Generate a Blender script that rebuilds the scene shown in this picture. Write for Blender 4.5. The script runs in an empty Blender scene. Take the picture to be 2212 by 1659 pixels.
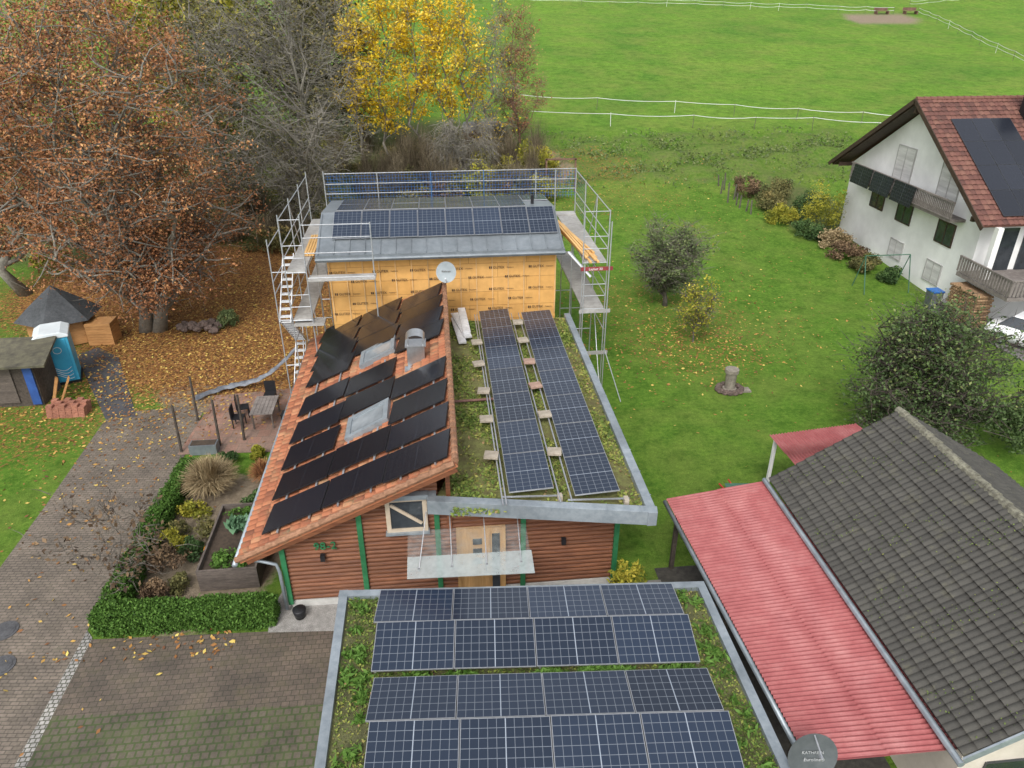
import bpy, math, random
import numpy as np
from mathutils import Vector, Matrix
R=random.Random(7); NR=np.random.default_rng(5)
SC=bpy.context.scene; C=SC.collection
rad=math.radians
# ---------------------------------------------------------------- materials
MATS={}
def newmat(name):
    m=bpy.data.materials.new(name); m.use_nodes=True
    nt=m.node_tree; b=nt.nodes["Principled BSDF"]; return m,nt,b
def nd(nt,t,**k):
    n=nt.nodes.new(t)
    for a,v in k.items(): setattr(n,a,v)
    return n
def L(nt,a,b): nt.links.new(a,b)
def ramp(nt,fac,stops):
    r=nt.nodes.new("ShaderNodeValToRGB"); e=r.color_ramp.elements
    while len(e)<len(stops): e.new(0.5)
    for i,(p,c) in enumerate(stops): e[i].position=p; e[i].color=(*c,1)
    L(nt,fac,r.inputs[0]); return r.outputs[0]
def mix(nt,f,a,b,mode="MIX"):
    n=nt.nodes.new("ShaderNodeMix"); n.data_type="RGBA"; n.blend_type=mode
    for s,v in ((0,f),(6,a),(7,b)):
        if hasattr(v,"is_linked"): L(nt,v,n.inputs[s])
        elif s==0: n.inputs[0].default_value=v
        else: n.inputs[s].default_value=(*v,1)
    return n.outputs[2]
def mth(nt,op,a,b=None,c=None):
    n=nt.nodes.new("ShaderNodeMath"); n.operation=op
    for i,v in enumerate((a,b,c)):
        if v is None: continue
        if hasattr(v,"is_linked"): L(nt,v,n.inputs[i])
        else: n.inputs[i].default_value=v
    return n.outputs[0]
def noise(nt,vec,scale,detail=6,rough=.6,dist=0):
    n=nd(nt,"ShaderNodeTexNoise"); n.inputs["Scale"].default_value=scale; n.inputs["Detail"].default_value=detail
    n.inputs["Roughness"].default_value=rough; n.inputs["Distortion"].default_value=dist
    L(nt,vec,n.inputs["Vector"]); return n.outputs["Fac"]
def bump(nt,b,h,strength,dist=.02):
    n=nd(nt,"ShaderNodeBump"); n.inputs["Strength"].default_value=strength; n.inputs["Distance"].default_value=dist
    L(nt,h,n.inputs["Height"]); L(nt,n.outputs[0],b.inputs["Normal"])
def coord(nt,scale=(1,1,1),rot=(0,0,0)):
    t=nd(nt,"ShaderNodeTexCoord"); mp=nd(nt,"ShaderNodeMapping"); mp.inputs["Scale"].default_value=scale
    mp.inputs["Rotation"].default_value=rot
    L(nt,t.outputs["Object"],mp.inputs["Vector"]); return mp.outputs[0]
def pm(name,c1,c2,scale=6,rough=.8,bmp=.2,metal=0,stretch=(1,1,1),dist=.02,spec=.4,big=True):
    if name in MATS: return MATS[name]
    m,nt,b=newmat(name); v=coord(nt,stretch); f=noise(nt,v,scale,5,.65)
    col=ramp(nt,f,[(.3,c1),(.7,c2)])
    if big:
        f2=noise(nt,v,scale*.13,3,.5); sh=ramp(nt,f2,[(.3,(.72,.72,.72)),(.7,(1.12,1.12,1.12))])
        col=mix(nt,1.0,col,sh,"MULTIPLY")
    L(nt,col,b.inputs["Base Color"]); b.inputs["Roughness"].default_value=rough; b.inputs["Metallic"].default_value=metal
    b.inputs["Specular IOR Level"].default_value=spec
    if bmp: bump(nt,b,noise(nt,v,scale*3,4,.7),bmp,dist)
    MATS[name]=m; return m
def leafmat(name,stops,rough=.7,trans=0):
    m,nt,b=newmat(name); a=nd(nt,"ShaderNodeAttribute",attribute_name="tint")
    col=ramp(nt,a.outputs["Fac"],stops); L(nt,col,b.inputs["Base Color"]); b.inputs["Roughness"].default_value=rough
    b.inputs["Specular IOR Level"].default_value=.2
    if trans:
        tr=nd(nt,"ShaderNodeBsdfTranslucent"); L(nt,col,tr.inputs[0]); ms=nd(nt,"ShaderNodeMixShader"); ms.inputs[0].default_value=trans
        L(nt,b.outputs[0],ms.inputs[1]); L(nt,tr.outputs[0],ms.inputs[2]); L(nt,ms.outputs[0],nt.nodes["Material Output"].inputs[0])
    return m
# ---------------------------------------------------------------- mesh builder
class MB:
    def __init__(s): s.v=[]; s.f=[]; s.m=[]
    def add(s,vs,fs,m=0):
        n=len(s.v); s.v+= [tuple(p) for p in vs]
        for f in fs: s.f.append(tuple(n+i for i in f)); s.m.append(m)
    def box(s,x0,x1,y0,y1,z0,z1,m=0):
        s.hexa([(x0,y0,z0),(x1,y0,z0),(x1,y1,z0),(x0,y1,z0)],[(x0,y0,z1),(x1,y0,z1),(x1,y1,z1),(x0,y1,z1)],m)
    def hexa(s,b,t,m=0):
        n=len(b); fs=[tuple(range(n))[::-1],tuple(range(n,2*n))]+[(i,(i+1)%n,n+(i+1)%n,n+i) for i in range(n)]
        s.add(list(b)+list(t),fs,m)
    def obox(s,c,ax,ay,az,m=0):
        c=Vector(c);ax=Vector(ax);ay=Vector(ay);az=Vector(az)
        s.hexa([c-ax-ay-az,c+ax-ay-az,c+ax+ay-az,c-ax+ay-az],[c-ax-ay+az,c+ax-ay+az,c+ax+ay+az,c-ax+ay+az],m)
    def beam(s,p,q,w,h,m=0):
        p=Vector(p);q=Vector(q);d=(q-p).normalized(); up=Vector((0,0,1)) if abs(d.z)<.95 else Vector((1,0,0))
        a=d.cross(up).normalized(); b=a.cross(d).normalized()
        s.obox((p+q)/2,(q-p)/2,a*w/2,b*h/2,m)
    def tube(s,pts,rs,n=8,m=0,cap=True):
        pts=[Vector(p) for p in pts]
        if not hasattr(rs,"__len__"): rs=[rs]*len(pts)
        base=len(s.v); a=None
        for i,p in enumerate(pts):
            d=(pts[min(i+1,len(pts)-1)]-pts[max(i-1,0)]).normalized()
            if a is None: a=d.orthogonal().normalized()
            else:
                a=(a-d*a.dot(d)); a=a.normalized() if a.length>1e-4 else d.orthogonal().normalized()
            b=d.cross(a)
            for k in range(n):
                t=2*math.pi*k/n; s.v.append(tuple(p+(a*math.cos(t)+b*math.sin(t))*rs[i]))
        for i in range(len(pts)-1):
            for k in range(n):
                s.f.append((base+i*n+k,base+i*n+(k+1)%n,base+(i+1)*n+(k+1)%n,base+(i+1)*n+k)); s.m.append(m)
        if cap:
            s.f.append(tuple(base+k for k in range(n))[::-1]); s.m.append(m)
            e=base+(len(pts)-1)*n; s.f.append(tuple(e+k for k in range(n))); s.m.append(m)
    def obj(s,name,mats,parent=None,smooth=False,bev=0):
        me=bpy.data.meshes.new(name); me.from_pydata(s.v,[],s.f)
        if not isinstance(mats,(list,tuple)): mats=[mats]
        for mm in mats: me.materials.append(mm)
        me.polygons.foreach_set("material_index",s.m)
        if smooth: me.polygons.foreach_set("use_smooth",[True]*len(s.f))
        me.update(); o=bpy.data.objects.new(name,me); place(o,parent)
        if bev:
            md=o.modifiers.new("b","BEVEL"); md.width=bev; md.segments=2; md.limit_method="ANGLE"
        return o
def place(o,parent=None):
    C.objects.link(o)
    if parent is not None:
        o.parent=parent; o.matrix_parent_inverse=Matrix.Translation(-parent.location) if parent.type=="EMPTY" else Matrix.Identity(4)
def tag(o,label,cat,group=None):
    o["label"]=label; o["category"]=cat
    if group: o["group"]=group
    return o
def thing(name,loc,label,cat,group=None):
    o=bpy.data.objects.new(name,None); o.location=loc; o.empty_display_size=.3; C.objects.link(o); return tag(o,label,cat,group)
def text_me(body,size,M,mat,ext=.003):
    cu=bpy.data.curves.new("t","FONT"); cu.body=body; cu.size=size; cu.extrude=ext; cu.align_x="CENTER"
    t=bpy.data.objects.new("t_tmp",cu); C.objects.link(t); bpy.context.view_layer.update()
    me=bpy.data.meshes.new_from_object(t); bpy.data.objects.remove(t)
    me.transform(M); me.materials.clear(); me.materials.append(mat); return me
def mesh_obj(me,name,parent):
    o=bpy.data.objects.new(name,me); place(o,parent); return o
def join_meshes(mes):
    b=MB()
    for me in mes: b.add([v.co[:] for v in me.vertices],[tuple(p.vertices) for p in me.polygons])
    return b
# ---------------------------------------------------------------- terrain
prof=[(-60,0),(38,0),(52,.8),(58,1.2),(68,4.2),(72,4.4),(150,12.5),(300,40),(900,160)]
PX=[a for a,b in prof]; PY=[b for a,b in prof]
def gz(x,y):
    b=float(np.interp(y,PX,PY)); a=float(np.interp(y-1.5,PX,PY)); c=float(np.interp(y+1.5,PX,PY)); return (a+b+c)/3 if y>39 else b
def axis(lo,a,b,hi,step):
    mid=list(np.arange(a,b+1e-6,step)); l=[];s=step;p=a
    while p>lo: s*=1.25;p-=s;l.append(p)
    r=[];s=step;p=b
    while p<hi: s*=1.25;p+=s;r.append(p)
    return l[::-1]+mid+r
def sm(x,a,b):
    t=min(1,max(0,(x-a)/(b-a))); return t*t*(3-2*t)
def blob(x,y,cx,cy,rx,ry): 
    d=math.hypot((x-cx)/rx,(y-cy)/ry); return 1-sm(d,.6,1.2)
def build_ground():
    xs=axis(-500,-32,50,600,.6); ys=axis(-60,4,84,850,.6)
    vs=[];cols=[]
    for y in ys:
        for x in xs:
            z=gz(x,y)
            bank=sm(y,57.5,60)*(1-sm(y,67,69.5))*(1-sm(x,36,44))
            wood=(1-sm(x,1,9+ (y-45)*.1))*sm(y,44,50)*(1-sm(y,68,78)) 
            if bank>0: z+=bank*(math.sin(x*1.3+y)*.15+math.sin(x*.47-y*2.1)*.2)
            leaf=max(.8*blob(x,y,-11.5,36,8,8),.9*blob(x,y,-14,42,12,8),blob(x,y,-8,31,3.5,4)*.72, .42*blob(x,y,-17,29,6,6),
                     .30*blob(x,y,12,36,5.5,6),.30*blob(x,y,12.3,31.5,4,4),.25*blob(x,y,14,56,8,4),.36*blob(x,y,12,62,7,4))
            brush=max(bank*.47,wood*1.1,blob(x,y,28,52,4,9)*.8)
            soil=max(blob(x,y,-9.5,29.8,3.4,2.6),blob(x,y,9,62,3.5,3)*.6,blob(x,y,80,136,8,4)*.9,blob(x,y,-7.5,19,2.6,4.2),blob(x,y,-7,33,2.2,3)*.6)
            vs.append((x,y,z)); cols.append((leaf,brush,soil,sm(y,66,72)))
    nx=len(xs); fs=[(j*nx+i,j*nx+i+1,(j+1)*nx+i+1,(j+1)*nx+i) for j in range(len(ys)-1) for i in range(nx-1)]
    me=bpy.data.meshes.new("ground"); me.from_pydata(vs,[],fs); me.polygons.foreach_set("use_smooth",[True]*len(fs))
    ca=me.color_attributes.new("mask","FLOAT_COLOR","POINT"); ca.data.foreach_set("color",np.array(cols,dtype=np.float32).ravel())
    m,nt,b=newmat("grass ground"); v=coord(nt)
    a=nd(nt,"ShaderNodeAttribute",attribute_name="mask"); sp=nd(nt,"ShaderNodeSeparateColor"); L(nt,a.outputs["Color"],sp.inputs[0])
    n1=noise(nt,v,.22,5,.65,.6); n2=noise(nt,v,5,8,.75); n3=noise(nt,v,22,4,.8); n4=noise(nt,v,1.1,8,.74); n5=noise(nt,v,.07,6,.7,.8)
    g=ramp(nt,n2,[(.3,(.05,.115,.016)),(.5,(.10,.205,.026)),(.72,(.18,.29,.048))])
    fld=ramp(nt,n2,[(.3,(.075,.155,.02)),(.5,(.12,.245,.032)),(.72,(.17,.30,.05))])
    fld=mix(nt,1,fld,ramp(nt,n5,[(.35,(.75,.82,.8)),(.65,(1.2,1.1,1.05))]),"MULTIPLY")
    g=mix(nt,a.outputs["Alpha"],g,fld)
    g=mix(nt,ramp(nt,n1,[(.42,(0,0,0)),(.75,(.6,.6,.6))]),g,(.20,.23,.06)); fin=ramp(nt,n3,[(.25,(.45,.45,.45)),(.75,(1.45,1.45,1.4))]); g=mix(nt,.85,g,fin,"MULTIPLY")
    g=mix(nt,1,g,ramp(nt,n4,[(.32,(.55,.62,.5)),(.5,(.92,.92,.88)),(.7,(1.2,1.15,1.05))]),"MULTIPLY")
    br=ramp(nt,n2,[(.3,(.05,.06,.022)),(.45,(.085,.115,.035)),(.58,(.12,.125,.05)),(.75,(.18,.14,.08))])
    so=ramp(nt,n2,[(.3,(.14,.11,.075)),(.7,(.32,.26,.19))])
    vo=nd(nt,"ShaderNodeTexVoronoi"); vo.inputs["Scale"].default_value=13; L(nt,v,vo.inputs["Vector"])
    sv=nd(nt,"ShaderNodeSeparateColor"); L(nt,vo.outputs["Color"],sv.inputs[0])
    lf=ramp(nt,sv.outputs[0],[(0,(.08,.045,.025)),(.35,(.18,.08,.03)),(.65,(.28,.13,.045)),(1,(.38,.22,.07))])
    def thr(ch,k,w=.12,nn=None):
        s=mth(nt,"ADD",ch,mth(nt,"MULTIPLY",mth(nt,"SUBTRACT",nn or n2,.5),k)); mr=nd(nt,"ShaderNodeMapRange"); mr.inputs[1].default_value=.5-w; mr.inputs[2].default_value=.5+w
        L(nt,s,mr.inputs[0]); return mr.outputs[0]
    col=mix(nt,thr(sp.outputs[1],1.3,.2,n4),g,br); col=mix(nt,thr(sp.outputs[2],.9),col,so)
    col=mix(nt,thr(sp.outputs[0],2.6,.14),col,lf)
    L(nt,col,b.inputs["Base Color"]); b.inputs["Roughness"].default_value=.95; b.inputs["Specular IOR Level"].default_value=.1
    bump(nt,b,n3,.8,.06); me.materials.append(m)
    o=bpy.data.objects.new("ground",me); C.objects.link(o); o["kind"]="structure"; o["label"]="green lawn and meadow rising to a hillside"
build_ground()
def sheet(name,pts,z,mat,label):
    b=MB(); b.add([(x,y,z) for x,y in pts],[tuple(range(len(pts)))]); o=b.obj(name,mat); o["kind"]="structure"; o["label"]=label; return o
def paver(name,c1,c2,mortar,bw=.2,bh=.1,rot=0,moss=None,ms=.02):
    m,nt,b=newmat(name); v=coord(nt,rot=(0,0,rot)); t=nd(nt,"ShaderNodeTexBrick"); L(nt,v,t.inputs["Vector"])
    t.inputs["Scale"].default_value=1; t.inputs["Brick Width"].default_value=bw; t.inputs["Row Height"].default_value=bh; t.inputs["Mortar Size"].default_value=ms*.5
    t.inputs["Color1"].default_value=(*c1,1); t.inputs["Color2"].default_value=(*c2,1); t.inputs["Mortar"].default_value=(*mortar,1)
    n=noise(nt,v,.8,6,.65); n2=noise(nt,v,14,5,.7)
    col=mix(nt,1,t.outputs["Color"],ramp(nt,n,[(.3,(.58,.58,.58)),(.7,(1.2,1.18,1.14))]),"MULTIPLY"); col=mix(nt,1,col,ramp(nt,n2,[(.3,(.75,.75,.75)),(.7,(1.2,1.2,1.2))]),"MULTIPLY")
    if moss:
        f=ramp(nt,noise(nt,v,1.6,8,.78),[(moss[1],(0,0,0)),(moss[1]+.22,(.9,.9,.9))]); col=mix(nt,f,col,moss[0])
    L(nt,col,b.inputs["Base Color"]); b.inputs["Roughness"].default_value=.75; bump(nt,b,t.outputs["Fac"],-.4,.02); return m
drive=paver("driveway pavers",(.20,.165,.135),(.15,.125,.10),(.07,.06,.045),.22,.11,.1,((.13,.12,.08),.58))
park=paver("parking pavers",(.145,.112,.088),(.105,.085,.067),(.055,.05,.035),.2,.16,0,((.065,.058,.03),.50))
mossp=paver("mossy grass pavers",(.125,.105,.08),(.10,.085,.062),(.055,.075,.025),.2,.2,0,((.07,.085,.03),.48),.05)
sheet("driveway",[(-40,6),(-10.15,6),(-10.1,15.7),(-10.05,20.5),(-9.9,24.8),(-10.1,27.6),(-10.9,28.2),(-13.2,27.9),(-13.9,27.3),(-13.75,21.5),(-13.75,18.4),(-16,14.5),(-40,8)],.012,drive,"grey brown block-paved driveway")
sheet("parking",[(-9.85,12.95),(-3.0,12.6),(-2.9,15.05),(-9.85,15.35)],.012,park,"brown block-paved parking bay")
sheet("parking",[(-9.85,3),(-2.6,3),(-2.8,12.6),(-9.85,12.95)],.010,mossp,"mossy grass pavers of the parking bay")
cob=paver("granite setts",(.40,.39,.37),(.28,.27,.26),(.08,.08,.06),.13,.12,0,None,.03)
sheet("kerb",[(-10.15,3),(-9.85,3),(-9.85,15.4),(-10.1,15.7)],.016,cob,"light granite sett strip between driveway and parking")
sheet("path",[(-12.7,27.5),(-13.9,27.4),(-17.6,33.8),(-16.9,34.6),(-15.5,33.4)],.014,pm("asphalt",(.05,.05,.055),(.085,.085,.09),12,.85,.3),"dark asphalt garden path")
sheet("patio",[(-10.2,24.4),(-5.9,24.2),(-5.9,29.4),(-9.9,29.0)],.016,paver("red terrace slabs",(.28,.155,.115),(.24,.165,.13),(.15,.13,.10),.5,.5,.05),"red and grey slab patio")
sheet("gravel",[(-5.15,15.1),(-2.3,14.9),(-2.3,16),(-4.6,16.1),(-4.9,17.2),(-5.2,15.9)],.022,pm("gravel",(.14,.13,.12),(.5,.48,.45),45,.9,.8),"pale gravel strip beside the wall")
sheet("yard",[(27.6,26),(60,22),(60,34),(31,38.4),(28.6,38),(26.6,35.5),(27.0,31)],.012,pm("yard asphalt",(.11,.105,.10),(.18,.17,.16),8,.9,.3),"grey paved yard beside the white house")
sheet("paving",[(-2.3,13.5),(6.1,13),(6.1,16),(-2.3,16)],.018,pm("entrance slabs",(.18,.17,.155),(.28,.27,.25),6,.85,.3),"grey slabs before the entrance")
sheet("paving",[(6.05,3),(9.6,3),(9.6,16.5),(6.05,16.5)],.010,pm("dark gap ground",(.03,.028,.025),(.07,.065,.055),6,.9,.4),"dark ground between the garage and shed")  # dark ground sheet filling the dark gap beside the garage
# ---------------------------------------------------------------- foliage
def leaf_obj(name,P,size,mat,parent=None,tint=None,flat=.0,aspect=1.3):
    P=np.asarray(P,dtype=np.float32); n=len(P)
    a=NR.normal(size=(n,3)); b=NR.normal(size=(n,3))
    if flat: a[:,2]*=(1-flat); b[:,2]*=(1-flat)
    a/=np.linalg.norm(a,axis=1)[:,None]+1e-9
    b-=a*(a*b).sum(1)[:,None]; b/=np.linalg.norm(b,axis=1)[:,None]+1e-9
    s=(size*NR.uniform(.6,1.4,n))[:,None]*.5
    V=np.stack([P-a*s*aspect,P-b*s*.7,P+a*s*aspect,P+b*s*.7],1).reshape(-1,3)
    me=bpy.data.meshes.new(name); me.vertices.add(4*n); me.vertices.foreach_set("co",V.astype(np.float32).ravel())
    me.loops.add(4*n); me.loops.foreach_set("vertex_index",np.arange(4*n,dtype=np.int32))
    me.polygons.add(n); me.polygons.foreach_set("loop_start",np.arange(0,4*n,4,dtype=np.int32))
    if tint is None: tint=NR.uniform(0,1,n)
    at=me.attributes.new("tint","FLOAT","POINT"); at.data.foreach_set("value",np.repeat(np.clip(tint,0,1),4).astype(np.float32))
    me.update(calc_edges=True); me.materials.append(mat)
    o=bpy.data.objects.new(name,me); place(o,parent); return o
def curve(p,q,bend,n=5):
    p=Vector(p);q=Vector(q);d=(q-p).length; o=Vector((R.gauss(0,1),R.gauss(0,1),R.gauss(0,.5)))*bend*d
    return [p.lerp(q,t)+o*math.sin(math.pi*t)+Vector((R.gauss(0,1),R.gauss(0,1),R.gauss(0,1)))*.03*d*(0<t<1) for t in [i/(n-1) for i in range(n)]]
def tree(label,base,h,rx,ry,z0,bark,leaf,nleaf,lsize,nl=14,nsub=7,tr=.2,clump=.45,droop=0,twigs=0,stems=1,flat=.2,lean=(0,0),group=None,twigmat=None,tb=0,cone=0,toph=.93):
    bx,by=base; bz=gz(bx,by)-.1; th=thing("tree",(bx,by,bz),label,"tree",group); T=MB(); tips=[]
    cz=(z0+h)/2; rz=(h-z0)/2; cc=Vector((bx+lean[0],by+lean[1],bz+cz))
    for st in range(stems):
        off=Vector((R.uniform(-.6,.6),R.uniform(-.4,.4),0))*(stems>1)
        top=Vector((bx+lean[0],by+lean[1],bz+h*toph))+off*4*min(1,rx/3)
        tp=curve(Vector((bx,by,bz))+off,top,.03,9); 
        T.tube(tp,[tr*(1.25 if i==0 else (1-i/8.3)**.9) for i in range(9)],8)
        for i in range(nl):
            ez=-.85+1.8*((i+R.random())/nl); u=i*2.4+R.uniform(-.6,.6); kk=R.uniform(.6,1.0); wr=math.sqrt(max(.04,1-ez*ez))*(1-cone*.5*(ez+.3))
            e=cc+Vector((math.cos(u)*rx*wr*kk,math.sin(u)*ry*wr*kk,ez*rz*min(1,kk+.15)))
            t=min(.92,max(z0/h*.6,(e.z-bz)/h-R.uniform(.1,.3)))
            k=t*8; a=int(k); s=tp[min(a,8)].lerp(tp[min(a+1,8)],k-a); e.z-=droop*rz*.5
            lp=curve(s,e,.08,6); r0=tr*(1-t)*.55+.02*min(1,tr*5)
            T.tube(lp,[r0*(1-j/5.6) for j in range(6)],5,cap=False); tips.append(e)
            for q in range(nsub):
                w=R.uniform(.25,1); m=w*5; a2=int(m); s2=lp[min(a2,5)].lerp(lp[min(a2+1,5)],m-a2)
                d=Vector((R.gauss(0,1),R.gauss(0,1),R.gauss(.25-droop,.6))).normalized()*R.uniform(.35,1)*min(rx,rz)*.42
                e2=s2+d; v=e2-cc; k2=math.sqrt((v.x/rx)**2+(v.y/ry)**2+(v.z/rz)**2)
                if k2>1.08: e2=cc+v*(1.08/k2)
                T.tube(curve(s2,e2,.1,4),[r0*.35*(1-j/3.5)+.008 for j in range(4)],4,cap=False); tips.append(e2); tips.append(s2.lerp(e2,.5))
    T.obj("trunk",bark,th,smooth=True)
    tips=np.array([p[:] for p in tips])
    if nleaf:
        idx=NR.integers(0,len(tips),nleaf); ct=NR.normal(.5,.2,len(tips)); sz=clump*NR.uniform(.5,1.3,len(tips))
        P=tips[idx]+NR.normal(size=(nleaf,3))*sz[idx][:,None]*np.array([1,1,.75]); P[:,2]=np.maximum(P[:,2],bz+.2)
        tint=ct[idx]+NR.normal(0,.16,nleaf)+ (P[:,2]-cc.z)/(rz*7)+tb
        leaf_obj("crown",P,lsize,leaf,th,tint,flat)
    if twigs:
        B=MB()
        for i in range(twigs):
            s=Vector(tips[NR.integers(0,len(tips))])+Vector(NR.normal(size=3))*.25*min(1,rx/3)
            o=(s-cc); d=(o.normalized()*.7+Vector((R.gauss(0,1),R.gauss(0,1),R.gauss(.3-droop*2,.7)))).normalized()*R.uniform(.4,1.3)*min(1,rx/3)
            e=s+d; w=d.orthogonal().normalized()*R.uniform(.006,.014); k=s.lerp(e,.5)+Vector((R.gauss(0,.06),R.gauss(0,.06),R.gauss(0,.06)))
            B.add([s-w,s+w,k+w*.7,k-w*.7,e],[(0,1,2,3),(3,2,4)])
        B.obj("twigs" if nleaf else "crown",twigmat or bark,th)
    return th
def bush(label,c,rx,ry,h,leaf,n,ls,name="shrub",cat="shrub",group=None,lumps=14,flat=.1,z=None,tb=0):
    cx,cy=c; z0=gz(cx,cy) if z is None else z
    ctr=[]
    for i in range(lumps):
        u=R.uniform(0,6.28); r=math.sqrt(R.random())*.75; zz=R.uniform(.2,.85)*(1-.45*r)
        ctr.append((cx+math.cos(u)*r*rx,cy+math.sin(u)*r*ry,z0+zz*h,R.uniform(.22,.42)))
    ctr=np.array(ctr); idx=NR.integers(0,lumps,n); d=NR.normal(size=(n,3)); d/=np.linalg.norm(d,axis=1)[:,None]
    rr=NR.uniform(.3,1.25,n)**.7; sc=ctr[idx,3]
    P=ctr[idx,:3]+d*rr[:,None]*sc[:,None]*np.array([rx,ry,h*.62]); P[:,2]=np.maximum(P[:,2],z0+.02)
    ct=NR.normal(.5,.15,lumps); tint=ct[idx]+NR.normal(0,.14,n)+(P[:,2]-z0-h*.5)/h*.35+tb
    o=leaf_obj(name,P-np.array([cx,cy,z0]),ls,leaf,None,tint,flat); o.location=(cx,cy,z0); return tag(o,label,cat,group)
def strawclump(name,label,cat,c,r,h,mat,n=900,z=0,w0=.012,group=None,wild=.05):
    cx,cy=c; tin=[]; V=[]
    for i in range(n):
        u=R.uniform(0,6.28); k=R.random()**.6; d=Vector((math.cos(u),math.sin(u),0)); s=d*R.uniform(.1,.5 if wild>.1 else .2)*k*r; e=d*r*k+Vector((R.gauss(0,wild)*r,R.gauss(0,wild)*r,h*(1-.55*k*k)*R.uniform(.5,1))); m=s.lerp(e,.55)+Vector((R.gauss(0,wild)*r,R.gauss(0,wild)*r,.18*h)); w=Vector((-d.y,d.x,0))*w0
        V+=[s-w,s+w,m+w*.7,m-w*.7, m-w*.7,m+w*.7,e+w*.3,e-w*.3]; t=R.random(); tin+=[t]*8
    me=bpy.data.meshes.new("g"); me.from_pydata([tuple(v) for v in V],[],[(4*i,4*i+1,4*i+2,4*i+3) for i in range(2*n)]); at=me.attributes.new("tint","FLOAT","POINT"); at.data.foreach_set("value",tin); me.materials.append(mat)
    o=bpy.data.objects.new(name,me); o.location=(cx,cy,z); C.objects.link(o); return tag(o,label,cat,group)
LM={}
LM["rust"]=leafmat("rust leaves",[(0,(.13,.06,.032)),(.35,(.25,.105,.048)),(.65,(.37,.165,.072)),(1,(.50,.28,.12))])
LM["gold"]=leafmat("golden leaves",[(0,(.42,.28,.02)),(.35,(.66,.45,.02)),(.7,(.82,.60,.03)),(1,(.88,.72,.14))],trans=.35)
LM["olive"]=leafmat("olive leaves",[(0,(.055,.055,.022)),(.5,(.13,.125,.045)),(.8,(.21,.18,.065)),(1,(.30,.22,.09))])
LM["dark"]=leafmat("dark green leaves",[(0,(.022,.042,.015)),(.5,(.05,.095,.028)),(.85,(.09,.15,.045)),(1,(.15,.2,.07))])
LM["holly"]=leafmat("holly leaves",[(0,(.03,.052,.02)),(.5,(.065,.105,.035)),(.85,(.11,.16,.055)),(1,(.19,.22,.08))])
LM["apple"]=leafmat("apple leaves",[(0,(.055,.08,.03)),(.5,(.105,.145,.055)),(1,(.19,.22,.09))])
LM["yg"]=leafmat("yellow green leaves",[(0,(.11,.13,.02)),(.5,(.28,.28,.035)),(1,(.56,.47,.07))],trans=.2)
LM["hedge"]=leafmat("hedge leaves",[(0,(.014,.035,.006)),(.5,(.045,.105,.014)),(1,(.10,.19,.035))])
LM["straw"]=leafmat("straw grass",[(0,(.14,.10,.05)),(.5,(.30,.22,.12)),(1,(.46,.37,.22))])
LM["brown"]=leafmat("brown leaves",[(0,(.05,.032,.022)),(.5,(.13,.085,.05)),(1,(.24,.16,.09))])
LM["twig"]=leafmat("bare brown twigs",[(0,(.07,.055,.035)),(.5,(.15,.12,.08)),(1,(.25,.21,.13))])
LM["moss"]=leafmat("sedum leaves",[(0,(.06,.10,.02)),(.35,(.14,.20,.04)),(.7,(.28,.29,.07)),(1,(.30,.18,.10))])
LM["fall"]=leafmat("fallen leaves",[(0,(.14,.065,.035)),(.4,(.28,.13,.045)),(.75,(.44,.26,.07)),(1,(.58,.45,.12))])
LM["cab"]=leafmat("cabbage leaves",[(0,(.05,.12,.06)),(1,(.16,.28,.16))])
bark=pm("grey brown bark",(.07,.06,.05),(.16,.14,.115),8,.9,.5); barkg=pm("pale grey bark",(.13,.12,.098),(.27,.25,.21),8,.9,.4); barkd=pm("dark bark",(.04,.033,.027),(.10,.08,.065),9,.9,.5)
barkr=pm("reddish twigs",(.12,.07,.05),(.24,.14,.10),9,.9,.3)
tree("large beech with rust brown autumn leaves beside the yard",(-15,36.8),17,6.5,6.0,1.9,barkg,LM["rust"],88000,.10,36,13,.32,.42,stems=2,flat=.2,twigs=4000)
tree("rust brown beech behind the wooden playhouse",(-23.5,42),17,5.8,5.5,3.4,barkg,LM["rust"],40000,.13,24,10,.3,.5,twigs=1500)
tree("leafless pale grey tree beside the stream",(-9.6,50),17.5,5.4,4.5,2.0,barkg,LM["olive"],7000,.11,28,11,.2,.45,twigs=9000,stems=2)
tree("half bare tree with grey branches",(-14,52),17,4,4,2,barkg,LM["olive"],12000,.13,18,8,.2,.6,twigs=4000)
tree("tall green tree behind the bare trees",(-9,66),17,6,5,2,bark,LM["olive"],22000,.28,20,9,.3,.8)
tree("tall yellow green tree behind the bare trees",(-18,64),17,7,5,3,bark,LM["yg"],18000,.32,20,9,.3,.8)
for (x,y),h,rx,z0,n in (((-5.6,63),14.5,2.1,3.5,3800),((-3.2,62.3),16,2.2,3.5,5400),((-1.0,63.5),16,1.9,4.2,5200),((1.0,62.8),14.5,1.8,4.4,3900),((3.0,63.5),13,1.8,4.4,2400)):
    tree("slender tree with bright golden yellow leaves",(x,y),h,rx,2.2,z0,barkg,LM["gold"],n,.17,18,8,.11,.36,stems=1,group="golden trees on the bank",twigs=1100,tb=.1)
tree("thin reddish tree with few leaves",(7.3,64.5),11.5,2.6,2.4,2,barkr,LM["rust"],2200,.13,16,8,.10,.35,twigs=3500,twigmat=barkr)
tree("thin leafless tree beside golden trees",(5.0,63.5),13,2.2,2,2,barkg,LM["gold"],900,.14,14,8,.11,.4,twigs=2500)
tree("weeping bare tree on the bank",(2.2,60),6.4,3.4,2.4,1.4,barkg,LM["olive"],500,.12,18,9,.14,.3,droop=.9,twigs=3500)
tree("small round apple tree on the lawn",(12.4,37.1),4.9,2.3,2.1,1.35,bark,LM["apple"],10500,.10,28,11,.14,.20,twigs=2200,toph=.72)
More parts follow.
